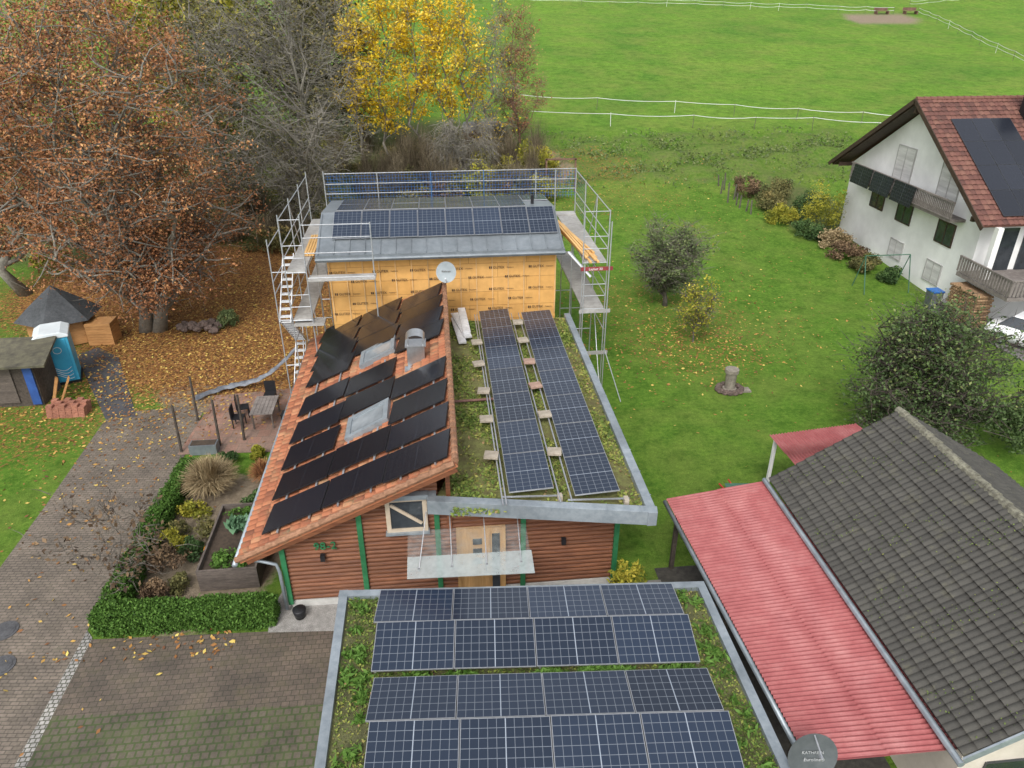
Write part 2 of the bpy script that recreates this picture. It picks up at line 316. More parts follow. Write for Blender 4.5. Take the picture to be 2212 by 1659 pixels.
tree("young tree with yellow leaves on the lawn",(12.4,32.2),3.6,1.15,1.0,.9,bark,LM["yg"],1500,.10,14,7,.05,.17,twigs=500,toph=.8)
gb="shrubs on the overgrown bank"
for i in range(50):
    x=R.uniform(-24,9.0); y=R.uniform(46,66)
    if x>-3 and y<56: y+=9
    k=R.choice(["olive","olive","brown","yg","dark","olive"]); h=R.uniform(1.2,3.0)
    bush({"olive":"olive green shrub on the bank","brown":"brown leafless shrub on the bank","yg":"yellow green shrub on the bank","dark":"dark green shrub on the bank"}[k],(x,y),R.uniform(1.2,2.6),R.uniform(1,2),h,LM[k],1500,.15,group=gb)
for i in range(72):
    x=R.uniform(-17,9); y=R.uniform(49,65.5)
    if x>-3 and y<56: y+=8
    strawclump("bare_shrub","leafless brown twiggy shrub on the bank","shrub",(x,y),R.uniform(1.2,2.2),R.uniform(1.8,4.2),LM["twig"],430,gz(x,y),.011,"leafless shrubs on the bank",.16)
bush("yellow green shrub beside the meadow",(8.2,61),2.0,1.6,3.0,LM["yg"],3600,.15)
bush("dense low bramble beside the meadow",(5,60),3,1.6,2.0,LM["olive"],3500,.15)
pts=[]
for i in range(12000):
    x=R.uniform(3,38); y=R.gauss(63.8,2.9)
    if 58.0<y<69 and math.sin(x*.9+y*.7)+math.sin(x*.31-y*1.3)+R.gauss(0,1.1)>.1: pts.append((x,y,gz(x,y)+abs(R.gauss(0,.13))))
o=leaf_obj("bramble_cover",pts,.16,LM["apple"],None,NR.normal(.55,.25,len(pts)),.3); o["kind"]="stuff"; o["label"]="low green brambles covering the bank"; o["category"]="brambles"
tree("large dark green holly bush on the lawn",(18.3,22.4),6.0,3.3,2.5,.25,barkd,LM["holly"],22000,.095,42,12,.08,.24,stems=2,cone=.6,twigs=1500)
bush("low dark green shrub beside the holly",(21.2,21.4),1.9,1.5,2.6,LM["holly"],6000,.09)
pts=[]
for cx,cy,sx,sy,n in ((-12,37,4.5,4,7500),(-8.5,32,3,3,2600),(-16,29,3,3,1300),(-12,29,2.5,3,700),(12.3,35,4,4,1300),(12.3,31.5,2,1.6,800),(-12,22,2,6,400),(10,54,8,5,900),(14,60,8,3,1200),(-6,14.9,2.5,.3,200),(15,42,6,9,600)):
    for i in range(n):
        x=R.gauss(cx,sx); y=R.gauss(cy,sy)
        if -6<x<5.5 and 13<y<35: continue
        pts.append((x,y,gz(x,y)+R.uniform(.02,.05)))
o=leaf_obj("fallen_leaves",pts,.10,LM["fall"],None,None,.85); o["kind"]="stuff"; o["label"]="orange and yellow fallen leaves on the ground"; o["category"]="fallen leaves"
# ---------------------------------------------------------------- solar panels
def pvmat(name,cell,line,w,rough=.12,div=True,nx=10,lw2=.06):
    m,nt,b=newmat(name); uv=nd(nt,"ShaderNodeUVMap"); s=nd(nt,"ShaderNodeSeparateXYZ"); L(nt,uv.outputs[0],s.inputs[0])
    def g(c): 
        f=mth(nt,"FRACT",c); return mth(nt,"GREATER_THAN",mth(nt,"ABSOLUTE",mth(nt,"SUBTRACT",f,.5)),.5-w)
    l=mth(nt,"MAXIMUM",g(s.outputs[0]),g(s.outputs[1]))
    d=mth(nt,"LESS_THAN",mth(nt,"ABSOLUTE",mth(nt,"SUBTRACT",s.outputs[0],nx/2)),lw2)
    oi=nd(nt,"ShaderNodeObjectInfo"); c2=mix(nt,oi.outputs["Random"],cell,tuple(c*1.8 for c in cell))
    col=mix(nt,l,c2,line)
    if div: col=mix(nt,d,col,tuple(min(1,c*1.8) for c in line))
    L(nt,col,b.inputs["Base Color"]); v=coord(nt); rr=ramp(nt,noise(nt,v,6,5,.7),[(.3,(rough,)*3),(.8,(rough+.16,)*3)]); L(nt,rr,b.inputs["Roughness"])
    b.inputs["Specular IOR Level"].default_value=.5; return m
pv_blue=pvmat("blue solar cells",(.012,.019,.034),(.15,.17,.20),.030)
pv_black=pvmat("black solar cells",(.006,.007,.011),(.014,.016,.022),.04,.12,True,10,.05)
alu=pm("aluminium",(.36,.37,.39),(.52,.53,.55),20,.4,.05,.7,big=False); blk=pm("black anodised frame",(.015,.015,.017),(.03,.03,.034),20,.45,0,.3,big=False)
PVM={}
def pv_mesh(l,w,mat,fr,key,nx=10,ny=6):
    if key in PVM: return PVM[key]
    b=MB(); b.box(-l/2,l/2,-w/2,w/2,-.035,0,1); e=.012; b.add([(-l/2+e,-w/2+e,.002),(l/2-e,-w/2+e,.002),(l/2-e,w/2-e,.002),(-l/2+e,w/2-e,.002)],[(0,1,2,3)],0)
    me=bpy.data.meshes.new("solar_panel"); me.from_pydata(b.v,[],b.f); me.materials.append(mat); me.materials.append(fr); me.polygons.foreach_set("material_index",b.m)
    u=me.uv_layers.new(name="UVMap"); 
    for li,(a,c) in zip(me.polygons[-1].loop_indices,((0.02,0.02),(nx-.02,0.02),(nx-.02,ny-.02),(0.02,ny-.02))): u.data[li].uv=(a,c)
    PVM[key]=me; return me
def pv(c,U,V,l,w,mat,fr,key,label,group,nx=10,ny=6):
    U=Vector(U).normalized(); V=Vector(V); V=(V-U*V.dot(U)).normalized(); N=U.cross(V)
    if N.z<0: V=-V; N=-N
    j=Vector((R.gauss(0,.005),R.gauss(0,.005),0)); N2=(N+j).normalized(); U2=(U-N2*U.dot(N2)).normalized(); V2=N2.cross(U2)
    o=bpy.data.objects.new("solar_panel",pv_mesh(l,w,mat,fr,key,nx,ny)); M=Matrix((U2,V2,N2)).transposed().to_4x4(); M.translation=Vector(c); o.matrix_world=M
    C.objects.link(o); tag(o,label,"solar panel",group); return o
# ---------------------------------------------------------------- tile field
def tile_mat(name,stops,moss,mf,rough=.75,var=.7):
    m,nt,b=newmat(name); uv=nd(nt,"ShaderNodeUVMap"); fl=nd(nt,"ShaderNodeVectorMath"); fl.operation="FLOOR"; L(nt,uv.outputs[0],fl.inputs[0])
    wn=nd(nt,"ShaderNodeTexWhiteNoise"); L(nt,fl.outputs[0],wn.inputs["Vector"]); v=coord(nt)
    n=noise(nt,v,9,7,.7); f=mth(nt,"ADD",mth(nt,"MULTIPLY",mth(nt,"SUBTRACT",wn.outputs["Value"],.5),var),mth(nt,"ADD",mth(nt,"MULTIPLY",n,.5),.25))
    col=ramp(nt,f,stops); s=nd(nt,"ShaderNodeSeparateXYZ"); L(nt,uv.outputs[0],s.inputs[0])
    mo=noise(nt,v,1.6,9,.8); col=mix(nt,ramp(nt,mo,[(mf,(0,0,0)),(mf+.14,(.9,.9,.9))]),col,moss)
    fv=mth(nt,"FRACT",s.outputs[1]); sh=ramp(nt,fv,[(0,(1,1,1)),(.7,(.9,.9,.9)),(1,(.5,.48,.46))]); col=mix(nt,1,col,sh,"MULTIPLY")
    L(nt,col,b.inputs["Base Color"]); b.inputs["Roughness"].default_value=rough; bump(nt,b,noise(nt,v,30,5,.7),.3,.01); return m
def tile_field(P0,U,V,lu0,lu1,lv,tu,tv,amp,step,mat,name,parent,off=lambda v:0,ns=6):
    P0=Vector(P0);U=Vector(U).normalized();V=Vector(V).normalized();N=U.cross(V)
    if N.z<0:N=-N
    nc=round(lu0/tu); nr=round(lv/tv); vs=[];uv=[];nx=nc*ns+1
    for r in range(nr):
        jit=[R.gauss(0,.005) for _ in range(nc+1)]
        for e in (0,1):
            v=(r+(e*.999))*lv/nr; lu=lu0+(lu1-lu0)*v/lv
            for i in range(nx):
                t=i/ns; fr=t%1; w=math.sin(fr*math.pi)**.8 if fr else 0
                h=amp*w+(step if e==0 else 0)+jit[int(t)]
                vs.append(P0+V*v+U*(off(v)+lu*i/(nx-1))+N*h); uv.append((t-1e-3,(r+e*.999)))
    fs=[]
    for k in range(nr*2-1):
        for i in range(nx-1): a=k*nx+i; fs.append((a,a+1,a+1+nx,a+nx))
    b=MB(); b.add(vs,fs)
    d=N*-.06; a=[P0+U*off(0),P0+U*(off(0)+lu0),P0+V*lv+U*(off(lv)+lu1),P0+V*lv+U*off(lv)]
    b.hexa([p+d*2 for p in a],[p+d*.2 for p in a])
    o=b.obj(name,mat,parent); u=o.data.uv_layers.new(name="UVMap"); dat=np.zeros((len(o.data.loops),2),dtype=np.float32)
    li=0
    for f in fs:
        base=(f[0]//nx)//2
        for j,vi in enumerate(f): 
            uu,vv=uv[vi]; dat[li]=(uu if uu>0 else .001, min(vv,base+.999)); li+=1
    u.data.foreach_set("uv",dat.ravel()); return o
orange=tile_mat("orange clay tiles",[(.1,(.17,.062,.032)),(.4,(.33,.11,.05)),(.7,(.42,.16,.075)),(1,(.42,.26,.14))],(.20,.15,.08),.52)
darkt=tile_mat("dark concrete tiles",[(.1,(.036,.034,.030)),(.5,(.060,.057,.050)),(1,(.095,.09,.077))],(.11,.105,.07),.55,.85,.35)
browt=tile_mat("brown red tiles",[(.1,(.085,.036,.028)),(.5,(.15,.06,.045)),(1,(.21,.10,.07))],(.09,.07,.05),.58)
# ---------------------------------------------------------------- main house
wood=pm("reddish brown timber siding",(.10,.033,.016),(.25,.10,.045),3,.55,.3,stretch=(.5,4,7)); green=pm("green painted post",(.02,.13,.05),(.035,.19,.08),6,.5,.05)
zinc=pm("zinc sheet",(.24,.28,.31),(.36,.40,.43),5,.42,.08,.4); glassd=pm("dark window glass",(.02,.025,.03),(.05,.06,.07),2,.06,0,spec=.8); oak=pm("light oak door",(.40,.22,.08),(.55,.34,.15),3,.5,.1,stretch=(6,6,.6))
white=pm("white render",(.80,.80,.78),(.88,.88,.86),2,.85,.1); plinth=pm("pale plinth",(.45,.44,.42),(.6,.59,.56),5,.8,.2); steel=pm("stainless steel",(.36,.37,.38),(.48,.49,.50),12,.3,.03,.8,big=False)
sedum=pm("sedum roof substrate",(.12,.10,.045),(.21,.23,.07),3.5,.95,.8,dist=.06)
house=thing("timber_house",(-.2,21,0),"timber house with orange tiled roof and planted flat roof","house")
SL=(5.1-2.1)/5.85
def RP(x,y,o=0): 
    n=Vector((-SL,0,1)).normalized(); return Vector((x,y,2.1+(x+5.7)*SL))+n*o
b=MB()
def siding(b,x0f,x1,z0,z1,y):
    z=z0
    while z<z1-.01:
        h=.145; x0=x0f(z+h); 
        if x0<x1-.05:
            k=6; ps=[]
            for i in range(k+1):
                t=i/k; ps.append((y-.055*math.sin(math.pi*t)**.6,z+h*t))
            vs=[(x0,p,q) for p,q in ps]+[(x1,p,q) for p,q in ps]; b.add(vs,[(i,i+k+1,i+k+2,i+1) for i in range(k)])
        z+=h
siding(b,lambda z:max(-4.6,-5.7+(z-2.0)/SL+.1),-.35,.28,5.0,16.02); siding(b,lambda z:-.35,4.68,.28,3.42,16.02)
b.hexa([(-4.6,16.03,.25),(4.68,16.03,.25),(4.68,27.9,.25),(-4.6,27.9,.25)],[(-4.6,16.03,2.5),(4.68,16.03,2.5),(4.68,27.9,2.5),(-4.6,27.9,2.5)])
b.add([(-4.6,27.9,2.5),(0,27.9,2.5),(0,27.9,4.85)],[(0,1,2)]); b.box(.0,4.68,16.03,27.9,2.5,3.35); b.box(-.12,0,15.9,27.9,2.5,4.8)
b.obj("wall",wood,house)
b=MB(); b.box(-4.62,4.7,15.99,27.92,0,.25); b.obj("plinth",plinth,house)
for x,z1 in ((-4.62,2.45),(-2.48,3.5),(-.4,3.4),(1.96,3.4),(4.62,3.4)):
    b=MB(); b.box(x-.07,x+.07,15.9,16.04,.2,z1); b.obj("corner_post",green,house)
Vd=Vector((1,0,SL)); 
tile_field(RP(-5.72,15.7),(0,1,0),Vd,14.2,12.9,6.62,.235,.33,.04,.035,orange,"roof",house,off=lambda v:-.45*v/6.62)
b=MB()
for i in range(20):
    a=RP(-5.75+i*.2945,15.7-.45*i/20,.05); c=RP(-5.75+(i+1)*.2945,15.7-.45*(i+1)/20,.02); b.tube([a,c],[.085,.075],8)
for i in range(42): 
    y=15.3+i*.305; b.tube([RP(.17,y,.05),RP(.17,y+.33,.02)],[.10,.085],8)
b.obj("verge_tile",pm("worn clay verge tile",(.17,.085,.045),(.38,.20,.12),7,.8,.3),house)
b=MB(); b.beam(RP(-5.6,15.75,-.16),RP(.1,15.3,-.16),.05,.2); b.beam(RP(-4.9,15.8,-.15),RP(-4.9,28,-.15),.1,.14); b.beam(RP(-.1,15.4,-.2),RP(-.1,27.8,-.2),.12,.18); b.obj("bargeboard",wood,house)
b=MB(); b.tube([(-5.8,15.6,2.02),(-5.75,29.8,2.02)],.075,8); b.obj("gutter",zinc,house,True)
b=MB(); b.tube([(-5.75,15.9,1.98),(-5.2,15.9,1.86),(-4.8,15.85,1.75),(-4.74,15.82,1.5),(-4.72,15.8,.15)],.05,8); b.obj("downpipe",zinc,house,True)
g="black solar panels on the tiled roof"; SK=-.118; lb="black solar panel mounted above orange roof tiles"
def tpv(x0,x1,ys,sk=SK,w=1.24,key="tile"):
    xc=(x0+x1)/2; c=RP(xc,ys+sk*(xc+5.0)+w/2,.17); pv(c,Vector((1,sk,SL)),(0,1,0),(x1-x0)*math.hypot(1,SL),w,pv_black,blk,key,lb,g)
c1,c2,c3=(-4.98,-3.30),(-3.26,-1.61),(-1.56,.06)
for ys in (16.12,17.62,19.12,20.62,22.35): tpv(*c1,ys)
for ys in (16.15,17.68,20.75,22.2): tpv(*c2,ys)
for ys in (16.1,17.55,19.0,20.5): tpv(*c3,ys)
for i in range(4): tpv(*c1,24.5+i*1.285,-.2,1.275,"tile2")
for i in range(3): tpv(*c2,25.45+i*1.285,-.2,1.275,"tile2")
for i in range(4): tpv(*c3,24.05+i*1.2,-.2,1.19,"tile3")
b=MB()
for x0,ys,ye in ((-4.6,15.95,29.6),(-3.7,15.9,29.4),(-2.9,15.8,18.9),(-2.9,20.3,23.4),(-2.0,15.7,18.9),(-2.0,20.3,23.4),(-1.2,15.6,21.3),(-.3,15.5,21.2)):
    b.beam(RP(x0,ys,.10),RP(x0,ye,.10),.05,.05)
b.obj("mounting_rails",alu,house)
fr=pm("pale frame and pane reflection",(.42,.34,.25),(.52,.44,.34),4,.5,.05)
b=MB(); b.box(-1.68,-.7,15.86,15.9,2.68,3.62); win=b.obj("window",glassd,house)
b=MB(); 
for q in ((-1.74,-.64,2.6,2.70),(-1.74,-.64,3.60,3.70),(-1.74,-1.62,2.7,3.6),(-.76,-.64,2.7,3.6)): b.box(q[0],q[1],15.82,15.92,q[2],q[3])
b.beam((-1.6,15.84,3.5),(-.8,15.84,2.85),.05,.08); b.obj("frame",fr,win)  # diagonal bar is a modelled reflection across the pane, not a frame member
b=MB(); b.box(-1.8,-.6,15.72,15.93,3.71,3.85); b.obj("shutter_box",zinc,win); b=MB(); b.box(-1.78,-.6,15.74,15.93,2.54,2.6); b.obj("sill",zinc,win)
b=MB(); b.box(.2,1.36,15.88,15.94,.15,2.42); door=b.obj("door",oak,house)
b=MB()
for z in (1.95,1.6,1.25): b.box(.55,.8,15.86,15.875,z,z+.2)
b.obj("door_glazing",glassd,door); b=MB(); b.box(1.08,1.3,15.86,15.875,.3,2.3); b.obj("side_glazing",glassd,door)
b=MB()
for q in ((.1,.2,.1,2.52),(1.36,1.46,.1,2.52),(.2,1.36,2.42,2.52),(.96,1.02,.15,2.42)): b.box(q[0],q[1],15.84,15.96,q[2],q[3])
b.obj("frame",oak,door); b=MB(); b.tube([(.9,15.82,.9),(.9,15.82,1.5)],.018,8); b.obj("handle",steel,door)
b=MB(); b.add([(-.5,15.6,3.62),(5.0,14.65,3.62),(5.05,27.6,3.62),(-.0,27.6,3.62),(-.0,17,3.62)],[(0,1,2,3,4)]); b.obj("green_roof",sedum,house)
b=MB()
def para(p,q,w,z0,z1): 
    p=Vector((*p,0));q=Vector((*q,0));n=(q-p).normalized().cross(Vector((0,0,1)))*w
    b.hexa([(*p.xy,z0),(*q.xy,z0),(*(q-n).xy,z0),(*(p-n).xy,z0)],[(*p.xy,z1),(*q.xy,z1),(*(q-n).xy,z1),(*(p-n).xy,z1)])
para((-.62,15.52),(5.22,14.45),.26,3.38,3.80); para((5.22,14.451),(5.24,27.6),.24,3.381,3.801); para((-.62,16.5),(-.621,15.521),.24,3.382,3.802)
for i in range(7): t=(i+.5)/7; c=Vector((-.62+5.84*t,15.52-1.07*t,3.806)); b.obox(c+Vector((.02,.13,0)),(.008,0,0),(0,.14,0),(0,0,.006))
for i in range(12): b.obox((5.12,15.2+i*1.08,3.806),(.13,0,0),(0,.008,0),(0,0,.006))
b.obj("parapet",zinc,house,bev=.004)
b=MB(); b.hexa([(-.55,15.7,3.3),(5.1,14.65,3.3),(5.1,27.7,3.3),(-.1,27.7,3.3)],[(-.55,15.7,3.4),(5.1,14.65,3.4),(5.1,27.7,3.4),(-.1,27.7,3.4)]); b.obj("soffit",wood,house)
b=MB(); b.box(-1.2,-.62,22.0,22.5,4.1,5.2); ch=b.obj("chimney",steel,house,bev=.01)
b=MB(); b.box(-1.25,-.57,21.95,22.55,5.2,5.24); 
for x in (-1.17,-.68):
    for y in (22.03,22.44): b.box(x,x+.03,y,y+.03,5.24,5.42)
ar=[(math.cos(t)*.32,math.sin(t)*.22) for t in [math.pi*i/10 for i in range(11)]]
vs=[(-.91+c,21.95,5.40+s) for c,s in ar]+[(-.91+c,22.55,5.40+s) for c,s in ar]; b.add(vs,[(i,i+1,i+12,i+11) for i in range(10)]); b.obj("chimney_cowl",steel,ch)
b=MB(); b.box(-1.3,-.5,21.75,22.0,4.38,4.5); b.obj("flashing",zinc,ch)
gl,nt,bb=newmat("canopy glass"); bb.inputs["Base Color"].default_value=(.7,.78,.78,1); bb.inputs["Roughness"].default_value=.1
L(nt,ramp(nt,noise(nt,coord(nt),5,5,.6),[(.35,(.04,.04,.04)),(.7,(.11,.11,.11))]),bb.inputs["Alpha"])
gw,nt,bb=newmat("canopy glass whitish reflection"); bb.inputs["Base Color"].default_value=(.5,.56,.56,1); bb.inputs["Roughness"].default_value=.15  # near pane: whitish frosty reflection put into colour and opacity
L(nt,ramp(nt,noise(nt,coord(nt),4,5,.6),[(.3,(.36,.36,.36)),(.7,(.56,.56,.56))]),bb.inputs["Alpha"])
b=MB(); b.hexa([(-1.2,15.0,2.42),(2.02,14.95,2.42),(2.02,15.9,2.54),(-1.2,15.9,2.54)],[(-1.2,15.0,2.435),(2.02,14.95,2.435),(2.02,15.9,2.555),(-1.2,15.9,2.555)],0)
b.hexa([(-1.2,14.3,2.31),(2.06,14.2,2.30),(2.06,14.94,2.42),(-1.2,14.99,2.42)],[(-1.2,14.3,2.325),(2.06,14.2,2.315),(2.06,14.94,2.435),(-1.2,14.99,2.435)],1)
can=b.obj("glass_canopy",[gl,gw],house)
for x in (-.9,-.05,.85,1.75):
    b=MB(); b.tube([(x+.25*(x<-.5),15.9,3.3),(x,14.6,2.36)],.014,6); b.tube([(x,14.6,2.33),(x,14.6,2.38)],.04,8); b.obj("tie_rod",alu,can)
for x in (-3.55,3.1):
    b=MB(); b.box(x-.06,x+.06,15.82,15.95,1.75,1.95); b.obj("wall_lamp",blk,house)
mesh_obj(text_me("98-2",.34,Matrix.Translation((-3.45,15.90,2.12))@Matrix.Rotation(rad(90),4,"X"),green,.02),"house_number",house)
glassl=pm("reflecting roof glass",(.13,.15,.165),(.30,.33,.35),1.2,.08,0,spec=.8,big=False)
def skylight(x0,x1,y0,y1):
    b=MB(); n=Vector((-SL,0,1)).normalized(); c=RP((x0+x1)/2,(y0+y1)/2,.1); u=Vector((1,0,SL)).normalized(); lu=(x1-x0)/2*math.hypot(1,SL); lv=(y1-y0)/2
    for s in (-1,1): b.obox(c+u*s*lu,u*.08,Vector((0,lv+.08,0)),n*.08); b.obox(c+Vector((0,s*lv,0)),u*(lu-.08),Vector((0,.08,0)),n*.078)
    o=b.obj("roof_window",zinc,house); b=MB(); b.obox(c+n*.03,u*(lu-.081),Vector((0,lv-.081,0)),n*.01); b.obj("pane",glassl,o)
skylight(-2.88,-1.74,23.9,24.95); skylight(-2.93,-1.76,19.1,20.2)
pts=[];tt=[]
for i in range(34000):
    x=R.uniform(0,5.0); y=R.uniform(15,27.5)
    if 1.45<x<2.75 or 3.2<x<4.4:
        if R.random()<.9: continue
    k=math.sin(x*2.1+y*.9)+math.sin(y*1.7-x)+.7*math.sin(x*5+y*3.1)
    if R.random()<.45+.25*k: pts.append((x,y,3.63+abs(R.gauss(0,.035)))); tt.append(.45-.12*k+R.gauss(0,.2)+(.12 if x>4.3 else 0))
leaf_obj("sedum",pts,.08,LM["moss"],house,np.array(tt),.5)
g="solar panels on the planted flat roof"
for i in range(7):
    for x0,x1,ys in ((1.52,2.70,15.5),(3.24,4.37,15.2)):
        yc=ys+.875+i*1.765; pv(((x0+x1)/2,yc,3.98),(0,1,0),(1,0,.06),1.745,x1-x0,pv_blue,alu,"ext","blue solar panel with white cell lines on flat roof",g)
slabm=pm("beige concrete slab",(.28,.24,.19),(.42,.37,.30),7,.85,.2); slabr=pm("reddish concrete slab",(.30,.19,.15),(.40,.27,.21),7,.85,.2)
for i,(x,y) in enumerate([(1.25,24.9),(1.2,23.1),(1.25,21.1),(1.2,19.3),(1.2,17.3),(2.98,26.6),(2.98,24.9),(3,23.1),(2.98,21.3),(3.02,19.4),(3.0,17.3)]):
    b=MB(); t=R.uniform(-.2,.2); b.obox((0,0,0),(.2*math.cos(t),.2*math.sin(t),0),(-.17*math.sin(t),.17*math.cos(t),0),(0,0,.04)); o=b.obj("paving_slab",R.choice([slabm,slabm,slabr]),None,bev=.008); o.location=(x,y,3.93); tag(o,"square concrete slab weighing down the solar rail","paving slab","ballast slabs on the flat roof")
for x in (1.33,1.42,2.82,3.12):
    b=MB(); b.box(x-.018,x+.018,15.1,27.7,3.83,3.87); b.obj("mounting_rail",alu,house)
for x0,x1,y in ((1.3,2.95,15.4),(3.1,4.55,15.1)):
    b=MB(); xc=(x0+x1)/2; b.beam((xc-.8,y+.05,3.84),(xc+.8,y-.05,3.84),.035,.035); b.obj("mounting_rail",alu,house)
    b=MB(); b.box(xc+.66,xc+.78,y-.15,y+.05,3.66,3.86); b.obj("ballast_block",slabm,house)
b=MB(); b.tube([(.25,20.8,3.75),(1.55,20.8,3.77)],.045,8); b.obj("conduit",pm("brown pipe",(.12,.06,.05),(.2,.1,.08),5,.6,.1),house)
wd=pm("white metal decking",(.5,.5,.5),(.68,.68,.68),6,.5,.2,.2)
for i,(dx,rot) in enumerate(((0,.1),(.12,.2),(.25,.05))):
    b=MB(); c,s=math.cos(rot),math.sin(rot); b.obox((0,0,0),(.15*c,.15*s,0),(-1.15*s,1.15*c,.03),(0,0,.035)); b.obox((0,0,.04),(.10*c,.10*s,0),(-1.1*s,1.1*c,.03),(0,0,.005)); o=b.obj("scaffold_board",wd,None,bev=.01); o.location=(.62+dx,26.4+.3*i,3.78+.08*i); tag(o,"spare aluminium scaffold board lying on flat roof","scaffold board","spare scaffold boards")
# ---------------------------------------------------------------- far new building
yb=thing("timber_extension",(.2,31.5,0),"new building clad in yellow boards with metal roof","building")
gut,nt,bb=newmat("yellow fibreboard"); v=coord(nt); n=noise(nt,v,2,6,.6); bb.inputs["Roughness"].default_value=.85
t=nd(nt,"ShaderNodeTexBrick"); t.inputs["Scale"].default_value=1; t.inputs["Brick Width"].default_value=2.4; t.inputs["Row Height"].default_value=.62; t.inputs["Mortar Size"].default_value=.010
vr=coord(nt,rot=(rad(90),0,0)); L(nt,vr,t.inputs["Vector"]); t.inputs["Color1"].default_value=(.60,.325,.095,1); t.inputs["Color2"].default_value=(.66,.375,.125,1); t.inputs["Mortar"].default_value=(.36,.18,.05,1)
L(nt,mix(nt,1,t.outputs[0],ramp(nt,n,[(.3,(.84,.82,.78)),(.7,(1.1,1.1,1.08))]),"MULTIPLY"),bb.inputs["Base Color"])
b=MB(); b.box(-4.5,4.85,29,34.3,0,6.15); 
for x in (-4.5,4.8): b.hexa([(x,29,6.151),(x,34.3,6.151),(x,34.3,6.85),(x,31.1,7.15),(x,29,6.32)],[(x+.05,29,6.151),(x+.05,34.3,6.151),(x+.05,34.3,6.85),(x+.05,31.1,7.15),(x+.05,29,6.32)])
b.obj("wall",gut,yb); bat=pm("pale batten",(.60,.37,.15),(.70,.46,.22),5,.8,.1)
for i in range(15):
    b=MB(); x=-4.45+i*.66; b.box(x,x+.045,28.955,29.0,3.3,6.1); b.obj("batten",bat,yb)
ink=pm("dark print",(.05,.03,.02),(.07,.05,.035),5,.8,0); mes=[]
for r,z in enumerate((3.55,3.98,4.42,4.95,5.35,5.85)):
    for k in range(6):
        x=-4.0+k*1.6+(r%2)*.75+R.uniform(-.1,.1)
        if x>4.2: continue
        mes.append(text_me("GUTEX",.145,Matrix.Translation((x,28.95,z))@Matrix.Rotation(rad(90),4,"X"),ink,.003))
        for q in (0,1):
            mb=bpy.data.meshes.new("q"); x0=x-.40+q*.07; mb.from_pydata([(x0,28.945,z),(x0+.045,28.945,z),(x0+.045,28.945,z+.10),(x0,28.945,z+.10)],[],[(0,1,2,3)]); mes.append(mb)
        mes.append(text_me("Multitherm",.065,Matrix.Translation((x+.48,28.95,z+.02))@Matrix.Rotation(rad(90),4,"X"),ink,.003))
join_meshes(mes).obj("lettering",ink,yb)
slate=pm("grey standing seam metal",(.17,.195,.215),(.24,.265,.285),4,.4,.05,.3)
def slab(b,q,t,m=0):
    q=[Vector(p) for p in q]; n=(q[1]-q[0]).cross(q[3]-q[0]).normalized(); n=n if n.z>0 else -n
    b.hexa([p-n*t for p in q],q,m)
b=MB(); slab(b,[(-4.85,28.55,6.25),(5.1,28.55,6.25),(5.05,31.1,7.3),(-4.8,31.1,7.3)],.1); slab(b,[(-4.8,31.105,7.3),(5.05,31.105,7.3),(5.05,34.5,6.95),(-4.8,34.5,6.95)],.1)
for i in range(17):
    x=-4.75+i*.61; b.beam((x,28.56,6.28),(x,31.0,7.28),.025,.05)
b.box(-4.86,5.11,28.50,28.56,6.0,6.26); b.tube([(-4.86,28.45,6.12),(5.12,28.45,6.12)],.07,8); b.obj("roof",slate,yb)
g="solar panels on the metal roof"; s1=Vector((0,2.55,1.05)).normalized()
for i in range(8): pv(Vector((-4.25+.57+i*1.15,28.55,6.25))+s1*1.78+Vector((0,-.03,.1)),s1,(1,0,0),1.74,1.13,pv_blue,alu,"far","blue solar panel on grey metal roof slope",g)
s2=Vector((0,3.4,-.35)).normalized()
for j in range(2):
    for i in range(8):
        if i==7 and j==0: continue
        pv(Vector((-4.2+.57+i*1.15,31.1,7.36))+s2*(.9+j*1.62),s2,(1,0,0),1.58,1.13,pv_blue,alu,"far2","blue solar panel on grey metal roof slope",g)
b=MB(); b.tube([(4.2,32,7.1),(4.2,32,7.6)],.07,8); b.obj("vent_pipe",blk,yb)
# ---------------------------------------------------------------- dish
def dish(c,r,face,mat,lmat,label,txt,base,arm=-1):
    th=thing("satellite_dish",base,label,"satellite dish"); f=Vector(face).normalized(); c=Vector(c); a=Vector((0,0,1)).cross(f).normalized(); u=f.cross(a)
    b=MB(); n=28; rings=6; dp=.05; vs=[c-f*dp]
    for k in range(1,rings+1):
        q=k/rings; 
        for i in range(n):
            t=2*math.pi*i/n; vs.append(c-f*dp*(1-q*q)+(a*math.cos(t)+u*math.sin(t)*1.06)*r*q)
    fs=[(0,1+i,1+(i+1)%n) for i in range(n)]
    for k in range(rings-1):
        for i in range(n): p=1+k*n; fs.append((p+i,p+n+i,p+n+(i+1)%n,p+(i+1)%n))
    b.add(vs,fs); d=b.obj("reflector",mat,th,True)
    b=MB(); e=c+f*r*.9+u*arm*r*.55; b.tube([c+u*arm*r*.98,e],.014,6); b.tube([e-f*.02,e-f*.14],[.035,.03],8); b.obj("feed_arm",alu,th)
    b=MB(); b.tube([c-f*.07,c-f*.22,Vector(base)+Vector((0,0,.05))],.025,8); b.obj("mast",steel,th)
    M=Matrix((a,u,f)).transposed().to_4x4(); mes=[]
    for s,sz,dy in txt:
        Mt=M.copy(); Mt.translation=c-f*.008+u*dy*r; mes.append(text_me(s,sz,Mt,lmat,.003))
    join_meshes(mes).obj("lettering",lmat,th)
dgl=pm("light grey dish paint",(.27,.31,.33),(.34,.38,.40),5,.45,.03); dgd=pm("dark grey dish paint",(.075,.085,.09),(.11,.12,.125),5,.45,.03)
softw=pm("worn white print",(.42,.43,.44),(.55,.56,.57),9,.6,0)
